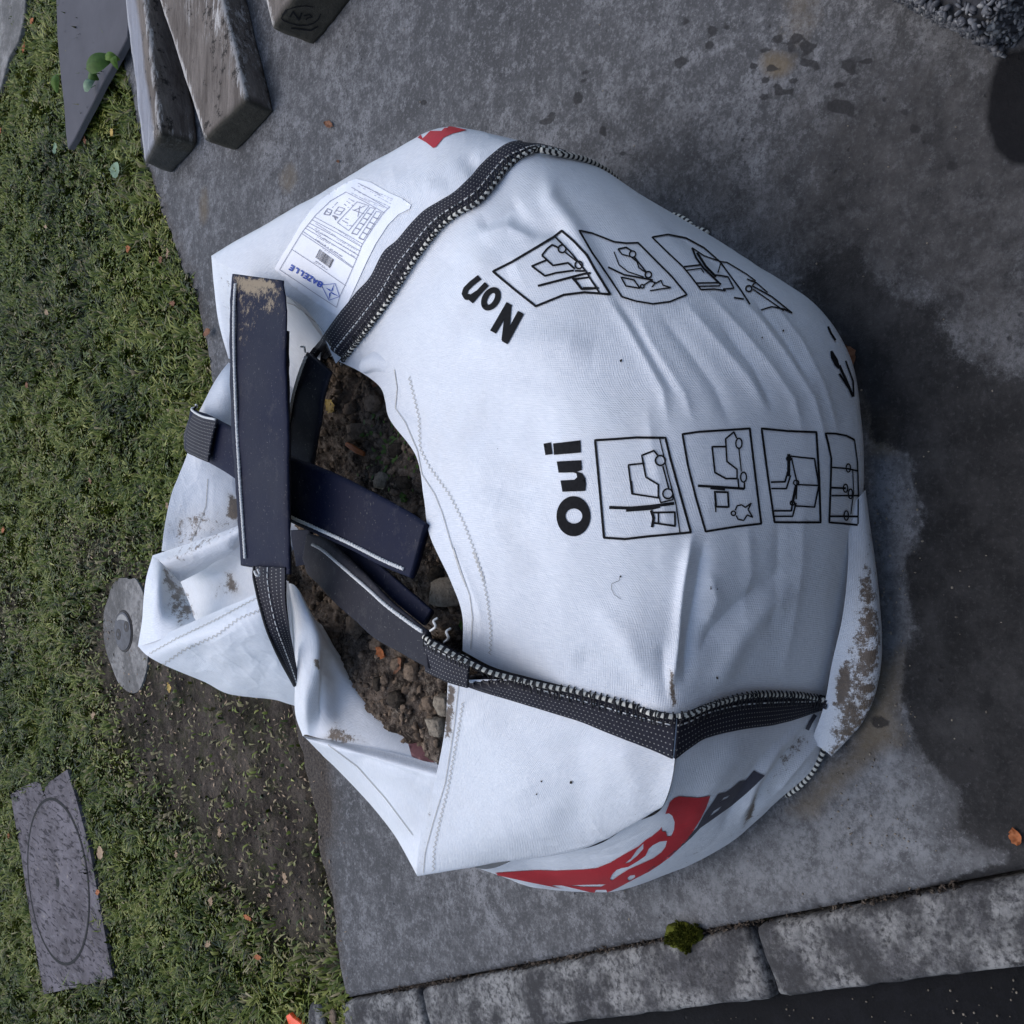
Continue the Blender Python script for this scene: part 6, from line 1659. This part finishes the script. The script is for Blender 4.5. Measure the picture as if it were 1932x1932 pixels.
# ---- leaves and bits
def leafmat(name, c): 
    s = N(name); n = s.noise(90, 4, 0.6)
    cc = s.mix(s.ramp(n, [(0.3, 0.0), (0.7, 1.0)]), tuple(x * 0.6 for x in c), c); return s.done(cc, 0.6, s.bump(n, 0.4, 0.001), spec=0.3)
ML = {'orange': leafmat('orange_leaf', (0.38, 0.12, 0.035)), 'brown': leafmat('brown_leaf', (0.20, 0.085, 0.04)), 'tan': leafmat('tan_leaf', (0.36, 0.25, 0.15)), 'yellow': leafmat('yellow_leaf', (0.50, 0.34, 0.08)), 'green': leafmat('green_leaf', (0.055, 0.115, 0.014)), 'lime': leafmat('lime_leaf', (0.10, 0.18, 0.02)), 'grey': leafmat('pale_leaf', (0.17, 0.26, 0.16))}
def leaf(px, py, L, W_, ang, col, label, z=0.0, seed=0, group='fallen leaves', name='fallen_leaf', curl=0.25, stem=True, pos=None):
    rr = np.random.default_rng(seed + 100)
    p = P(px, py, z=z) if pos is None else np.array(pos)
    nu, nv = 13, 7
    t = thing(name, label, 'leaf', tuple(p), group) if stem else None
    u = np.linspace(0, 1, nu); v = np.linspace(-1, 1, nv)
    wdt = np.sin(math.pi * u ** 0.8) ** 0.8 * W_ / 2 * (1 + 0.08 * rr.normal(size=nu))
    Xl = (u - 0.5)[:, None] * L + 0 * v[None]; Yl = wdt[:, None] * v[None]
    Zl = 0.003 + curl * (np.abs(v)[None] ** 2) * wdt[:, None] + 0.10 * L * (2 * u[:, None] - 1) ** 2 * rr.uniform(0, 1) + 0.0015 * rr.normal(size=(nu, nv))
    ca, sa = math.cos(ang), math.sin(ang)
    V = np.stack([Xl * ca - Yl * sa, Xl * sa + Yl * ca, Zl], -1).reshape(-1, 3)
    if stem:
        o = mesh_obj('leaf_blade', V, grid_faces(nu, nv), ML[col], t)
        mb = MB(); s0 = V.reshape(nu, nv, 3)[0, nv // 2]; dr = np.array((-ca, -sa, 0.15)) * L * 0.25
        tube(mb, np.array([s0, s0 + dr * 0.5, s0 + dr]), 0.0007, 5); mb.build('leaf_stalk', ML[col], t)
    else:
        o = mesh_obj(name, V, grid_faces(nu, nv), ML[col]); o.location = p; tag(o, label, 'leaf', group)
    return t or o
yard = [(622, 235, .040, .016, 1.1, 'brown', 'narrow brown leaf on the concrete between the beams and the bag'), (1600, 672, .040, .030, 0.4, 'brown', 'brown leaf sticking out from under the bulging right front edge of the bag'), (1917, 1577, .024, .016, 0.3, 'orange', 'rust brown leaf at the damp dark edge near the kerb'),
        (640, 305, .012, .007, 1.3, 'brown', 'tiny brown scrap of leaf on the concrete right of the beam ends')]
for i_, (a, b, L_, W_, an, col, lab) in enumerate(yard): leaf(a, b, L_, W_, an, col, lab, z=0.002, seed=i_, group='leaves on the concrete', stem=L_ > .03)
lawnl = [(62, 40, 'orange', 'orange brown leaf at the grass edge beside the garden path'), (47, 90, 'orange', 'small orange leaf just below the corner of the garden path'), (3, 247, 'orange', 'bright orange leaf at the far left margin of the lawn'), (213, 250, 'yellow', 'yellow leaf in the grass between the slate and the beams'),
         (162, 265, 'brown', 'brown leaf under the pointed end of the slate'), (88, 428, 'tan', 'tan leaf in the grass below the slate point'), (244, 470, 'orange', 'orange leaf close to the edge of the concrete in the upper lawn'), (305, 490, 'brown', 'brown leaf on the lawn edge left of the label panel'), (318, 478, 'tan', 'tan leaf on the lawn edge beside its brown neighbour'),
         (328, 573, 'brown', 'rust leaf in the grass left of the muddy loop end'), (392, 628, 'brown', 'brown leaf at the lawn edge behind the bag'), (90, 590, 'tan', 'pale scrap of leaf in the middle of the upper lawn'), (53, 727, 'brown', 'brown leaf in the mossy middle of the lawn'), (8, 1000, 'orange', 'orange leaf at the left margin level with the bag'), (172, 907, 'brown', 'dark brown leaf left of the rear bag flap'),
         (319, 955, 'tan', 'tan leaf right beside the muddy rear flap'), (18, 1577, 'orange', 'orange leaf just left of the manhole cover'), (192, 1608, 'tan', 'large tan lobed leaf right of the manhole cover'), (186, 1683, 'orange', 'small orange leaf against the right side of the manhole cover'), (322, 1297, 'yellow', 'yellow leaf on bare soil beside the cement collar'), (470, 1731, 'orange', 'orange leaf on the lawn near its lower right end'),
         (489, 1805, 'orange', 'orange leaf in the lowest part of the lawn near the kerb'), (417, 1569, 'tan', 'tan leaf on the muddy patch'), (335, 1610, 'tan', 'tan leaf among others between manhole cover and mud'), (400, 1700, 'tan', 'tan leaf half hidden in grass below the mud'), (395, 1780, 'tan', 'pale tan leaf near the bottom of the lawn'), (540, 1655, 'tan', 'tan leaf near the concrete edge on the mud'), (178, 1350, 'tan', 'buff leaf on the boundary of grass and mud')]
rg = random.Random(5)
for i_, (a, b, col, lab) in enumerate(lawnl):
    bigl = 'large' in lab
    leaf(a, b, (.055 if bigl else rg.uniform(.026, .042)), (.045 if bigl else rg.uniform(.014, .024)), rg.uniform(0, 6.28), col, lab, z=0.012, seed=20 + i_, group='fallen leaves on the lawn', stem=bigl)
bagl = [(623, 765, .036, .022, 0.9, 'yellow', 'yellow leaf on the rubble beside the right front loop'), (697, 718, .030, .018, 2.2, 'brown', 'reddish brown leaf under the right rim'), (720, 716, .024, .018, 0.3, 'green', 'round green leaf tucked under the curled front rim'), (745, 938, .020, .014, 0.5, 'green', 'small green leaf beside the tip of the crossing loop'), (802, 968, .022, .012, 1.4, 'orange', 'orange brown scrap under the front rim'),
        (735, 1258, .036, .016, 2.6, 'brown', 'long brown leaf on the rubble below the dusty loop'), (706, 1232, .030, .020, 1.1, 'orange', 'rusty leaf left of the long brown one'), (870, 1180, .020, .012, 0.6, 'green', 'green leaf in the dark gap by the front rim')]
for i_, (a, b, L_, W_, an, col, lab) in enumerate(bagl):
    p = P(a, b, z=0.385); z = rub_z(p[0], p[1]); p[2] = (z if z else 0.385) + 0.006
    leaf(a, b, L_, W_, an, col, lab, seed=70 + i_, group='leaves lying on the rubble', stem=False, pos=p)
# stick on the rubble
p = P(657, 846, z=0.39); z = rub_z(p[0], p[1]) or .38
mb = MB(); tube(mb, np.array([(-.022, -.014, 0.004), (-.008, -.004, .006), (.008, .005, .006), (.022, .015, .005)]), [.0045, .0055, .0055, .004], 8)
o = mb.build('wood_chip', ML['orange']); o.location = (p[0], p[1], z + 0.012); o.rotation_euler = (0, 0, R(35)); tag(o, 'orange brown stick lying on the tan clod in the bag', 'stick')
# green sprigs among the rubble
mb = MB(); rr = np.random.default_rng(9); pc_ = P(728, 850, z=.385)
for k_ in range(120):
    a = rr.uniform(0, 6.28); q = pc_ + np.array((rr.normal(0, .035), rr.normal(0, .05), 0)); z = rub_z(q[0], q[1])
    if z is None: continue
    q[2] = z + 0.003; L_ = rr.uniform(.006, .013); d = np.array((math.cos(a), math.sin(a), rr.uniform(.1, .6))) * L_; s2 = np.array((-math.sin(a), math.cos(a), 0)) * L_ * .3
    mb.add([q, q + d * .5 + s2, q + d, q + d * .5 - s2], [(0, 1, 2, 3)])
c0 = pc_; o = mb.build('weed_sprigs', ML['green'], off=c0); o.location = c0; tag(o, 'tiny green weed sprigs growing over the rubble near the front rim', 'weeds', kind='stuff')
# broad leaves by the slate
w = thing('broadleaf_weed', 'broad leaved weed poking over the edge of the slate slab', 'weed', tuple(P(205, 135, z=0)))
base = P(205, 135, z=0)
for (a, b, L_, W_, an, col, z) in [(199, 121, .110, .062, -0.35, 'green', .075), (180, 162, .060, .034, -0.8, 'grey', .05), (187, 147, .045, .034, 0.5, 'green', .06), (116, 160, .070, .036, 1.5, 'lime', .02), (222, 112, .06, .03, 0.2, 'lime', .05), (228, 120, .05, .026, 1.2, 'lime', .045)]:
    p = P(a, b, z=z); nu, nv = 15, 9; u = np.linspace(0, 1, nu); v = np.linspace(-1, 1, nv)
    wd = np.sin(math.pi * u ** 0.75) ** 0.7 * W_ / 2
    Xl = (u - .5)[:, None] * L_ + 0 * v[None]; Yl = wd[:, None] * v; Zl = -0.25 * np.abs(v)[None] * wd[:, None] + 0.012 - 0.02 * (2 * u[:, None] - 1) ** 2 + 0 * v
    eu, er, ef = np.array(-U_) * math.cos(.5) + np.array((0, 0, 0)), np.array(-R_), np.array(-F_)
    Lx = Xl * math.cos(an) - Yl * math.sin(an); Ly = Xl * math.sin(an) + Yl * math.cos(an)
    V = (Lx[..., None] * eu + Ly[..., None] * er + (Zl * 0.9)[..., None] * ef).reshape(-1, 3) + p - base; V[:, 2] += 0.02
    lf = mesh_obj('leaf', V, grid_faces(nu, nv), ML[col], w)
    mb = MB(); m0 = V.reshape(nu, nv, 3)[0, nv // 2]; tube(mb, np.array([m0, m0 * .5 + np.array((0, 0, -.01)), (0, 0, 0.0)]), 0.0015, 5); mb.build('leaf_stalk', ML[col], lf)
leaf(222, 322, .085, .055, 1.3, 'grey', 'pale green serrated leaf lying on the lawn by the beam end', z=0.015, seed=200, group='fallen leaves on the lawn')
leaf(107, 280, .045, .040, 0.3, 'grey', 'pale round leaf in the grass beside the slate point', z=0.02, seed=201, group='fallen leaves on the lawn', stem=False)
# moss clump in the joint
mo = P(1290, 1757, z=0.0); mb = MB(); rr = np.random.default_rng(2)
for k_ in range(2600):
    a = rr.uniform(0, 6.28); rad = math.sqrt(rr.random()); e = np.array((math.cos(a) * .030, math.sin(a) * .019)) * rad
    lg = np.array((0.39, -0.92)); pr_ = np.array((-.92, -.39)); xy = lg * e[0] * 1.25 + pr_ * e[1] * 1.2 + pr_ * 0.008
    xy = xy * (1 + 1.1 * vnoise(np.array([math.cos(a) * 1.3 + 5, math.sin(a) * 1.3 + 5, 1.]), 1.4)); q = np.array((xy[0], xy[1], 0.003 + 0.010 * (1 - rad ** 2))); d = rr.normal(size=3) * .0028; d[2] = abs(d[2]) + .003; s2 = rr.normal(size=3) * .0012
    mb.add([q - s2, q + s2, q + d], [(0, 1, 2)])
s_ = N('moss'); c_ = s_.mix(s_.noise(90, 4, .7), (0.02, 0.026, 0.004), (0.13, 0.14, 0.018)); M_MOSS = s_.done(c_, 0.9, None, spec=.1)
mbb = MB(); V = iv3 * np.array((.034, .020, .009)); an = math.atan2(-.92, .39); Rz = np.array([[math.cos(an), -math.sin(an), 0], [math.sin(an), math.cos(an), 0], [0, 0, 1]])
V = V @ Rz.T * (1 + .9 * fbm(iv3 + 2, 2.2, 4)[:, None]) * (1.1, 1.1, .55) + np.array((-.0074, -.003, .001)); mb.add(V, iff3)
o = mb.build('moss_clump', M_MOSS); o.location = mo; tag(o, 'small cushion of green moss in the joint beside the kerb', 'moss')
# moss line and dirt in the joint
mb = MB()
for k_ in range(1400):
    t = rr.uniform(0.75, 2.25); s = -0.2355 + rr.normal(0, .0028)
    if fbm(np.array([[t, 0, 0]]), 6, 2)[0] < -0.05 and rr.random() < .8: continue
    q = np.array(from_st(s, t, -0.012 + rr.uniform(0, .012))); d = rr.normal(size=3) * .004; s2 = rr.normal(size=3) * .0018
    mb.add([q - s2, q + s2, q + d], [(0, 1, 2)])
o = mb.build('joint_debris', M_RUB); tag(o, 'crumbs of dirt and moss filling the joint by the kerb', 'debris', kind='stuff')
# orange shard
p = P(556, 1926, z=0.01); mb = MB()
pl = [P(a, b, z=.02)[:2] - p[:2] for a, b in [(538, 1917), (546, 1912), (552, 1920), (566, 1930), (575, 1945), (545, 1948), (541, 1932)]]
plate(mb, pl, 0.025, 0.010, step=.01, zf=lambda q: 0.018 + 0.12 * q[0])
o = mb.build('plastic_shard', mat_simple('orange_plastic', (0.85, 0.11, 0.03), 0.35, 80, .08, .1), smooth=False); o.location = (p[0], p[1], 0.0); tag(o, 'bright orange plastic shard at the edge of the lawn by the kerb', 'plastic piece')
# stones at the kerb end
for i_, (a, b, r_, lab) in enumerate([(600, 1925, .045, 'grey rough stone beside the orange shard at the lawn end'), (628, 1918, .018, 'small reddish pebble at the grass end of the short kerb stone')]):
    q = P(a, b, z=0.005); v = (iv3 * (1 + .25 * fbm(iv3 + i_ * 5, 1.6, 3)[:, None]) * np.array((1, .8, .4))) * r_
    o = mesh_obj('stone', v, iff3, M_KERB if i_ == 0 else M_CL[1]); o.location = q; tag(o, lab, 'stone', 'stones by the kerb end')
# litter: grit on concrete
gv, gf = [], []; rr = np.random.default_rng(77)
for k_ in range(420):
    a, b = rr.uniform(380, 1920), rr.uniform(0, 1900)
    if rr.random() < .5: a, b = (1640 + rr.normal(0, 60), rr.uniform(850, 1600))
    q = P(a, b, z=0); s, t = to_st(q)
    if t > edge_t(np.array([s]))[0] or s < -.23: continue
    r_ = rr.uniform(.0006, .0022); gv.append((iv * r_ * rr.uniform(.5, 1.2, 3)) + q + (0, 0, r_ * .4)); gf.append(iff + (len(gv) - 1) * len(iv))
for k_ in range(110):
    q = P(rr.uniform(960, 1930), rr.uniform(1830, 1931), z=-.028); s, t = to_st(q)
    if s > -.37: continue
    r_ = rr.uniform(.0008, .0022); gv.append((iv * r_ * rr.uniform(.5, 1.2, 3)) + q + (0, 0, r_ * .4)); gf.append(iff + (len(gv) - 1) * len(iv))
M_GRIT = mat_simple('grit', (0.20, 0.17, 0.13), .9, 200, .6)
o = mesh_obj('grit', np.concatenate(gv), np.concatenate(gf), M_GRIT); tag(o, 'fine grit scattered on the concrete yard', 'grit', kind='stuff')
# litter on the bare soil and at the lawn edge
rr = np.random.default_rng(91); mbs = [MB(), MB(), MB()]
for k_ in range(5000):
    a, b = rr.uniform(100, 660), rr.uniform(960, 1920)
    if rr.random() < .15: a, b = rr.uniform(0, 400), rr.uniform(0, 1900)
    if rr.random() > dirtmask(np.array([[a, b]]))[0] * .9 + .08: continue
    q = P(a, b, z=0); s, t = to_st(q)
    on = t < edge_t(np.array([s]))[0]
    if on and (rr.random() < .85 or s < -.23): continue
    q[2] = .003 if on else float(-0.006 + 0.010 * fbm(q[None] * (1, 1, 0), 2.2, 3)[0])
    L_ = rr.uniform(.002, .009); an = rr.uniform(0, 6.28); d = np.array((math.cos(an), math.sin(an), rr.normal(0, .25))) * L_; w2 = np.array((-math.sin(an), math.cos(an), rr.normal(0, .3))) * L_ * rr.uniform(.12, .5)
    mbs[rr.choice(3, p=[.40, .35, .25])].add([q - d, q + w2, q + d, q - w2], [(0, 1, 2, 3)])
for mb, mt, lab in zip(mbs, (M_CL[1], M_CL[2], ML['tan']), ('brown crumbs and bark littering the bare soil', 'dark crumbs littering the bare soil', 'pale dry grass bits littering the bare soil')):
    o = mb.build('soil_litter', mt); tag(o, lab, 'litter', kind='stuff')
# beam end stamp
EB = None
vb = [np.array(b3.matrix_basis @ v.co) if False else np.array(v.co) + np.array(b3.location) for v in b3.data.vertices]
EB = BVHTree.FromPolygons([tuple(x) for x in vb], [tuple(p_.vertices) for p_ in b3.data.polygons])
BV_keep = BV; BV = EB
OE = lambda pts: tr(pts, .11575, 475.2, 0)
mb = MB()
stroke(mb, OE([(480, 290), (520, 330), (620, 370), (760, 410), (900, 405), (1010, 370), (1080, 310), (1120, 220)]), 2.2, .0015, step=2); stroke(mb, OE([(480, 290), (560, 160), (700, 110), (860, 90), (1000, 110)]), 1.6, .0015, step=2)
stroke(mb, OE([(620, 270), (670, 180), (770, 320), (810, 200)]), 3.2, .0017, step=2); stroke(mb, OE([(850, 250), (940, 230), (980, 270), (900, 290), (880, 320)]), 2.6, .0017, step=2); stroke(mb, OE([(640, 450), (800, 470), (960, 490), (1080, 420)]), 3.0, .0015, step=2)
o = mb.build('end_stamp', M_INK, b3, off=np.array(b3.location)); 
if o: o['label'] = 'round stamp with the letters N R on the beam end'
BV = BV_keep
# specks and a hair on the fabric
mb = MB()
for (a, b, r_) in [(1172, 681, 3.0), (1078, 1475, 3.2), (1022, 1473, 1.8), (1013, 1497, 1.6), (1352, 1278, 2.4), (1477, 625, 2.0), (1437, 638, 1.6), (1341, 1107, 1.4), (940, 847, 1.0), (1341, 1110, 1.6), (1352, 1111, 1.4)]:
    fillshape(mb, [(a + r_ * math.cos(t) * rg.uniform(.6, 1.2), b + r_ * math.sin(t) * rg.uniform(.6, 1.2)) for t in np.linspace(0, 6.28, 9)[:-1]], off=.0016, step=2)
stroke(mb, O2([(0, 0)]) and [(1170, 1087), (1169, 1095), (1160, 1099), (1155, 1101), (1154, 1110), (1160, 1122), (1172, 1130)], .7, .0016)
stroke(mb, [(1171, 1086), (1172, 1089)], 2.6, .0016)
bmake(mb, 'dirt_specks', M_CL[2], None, bag)
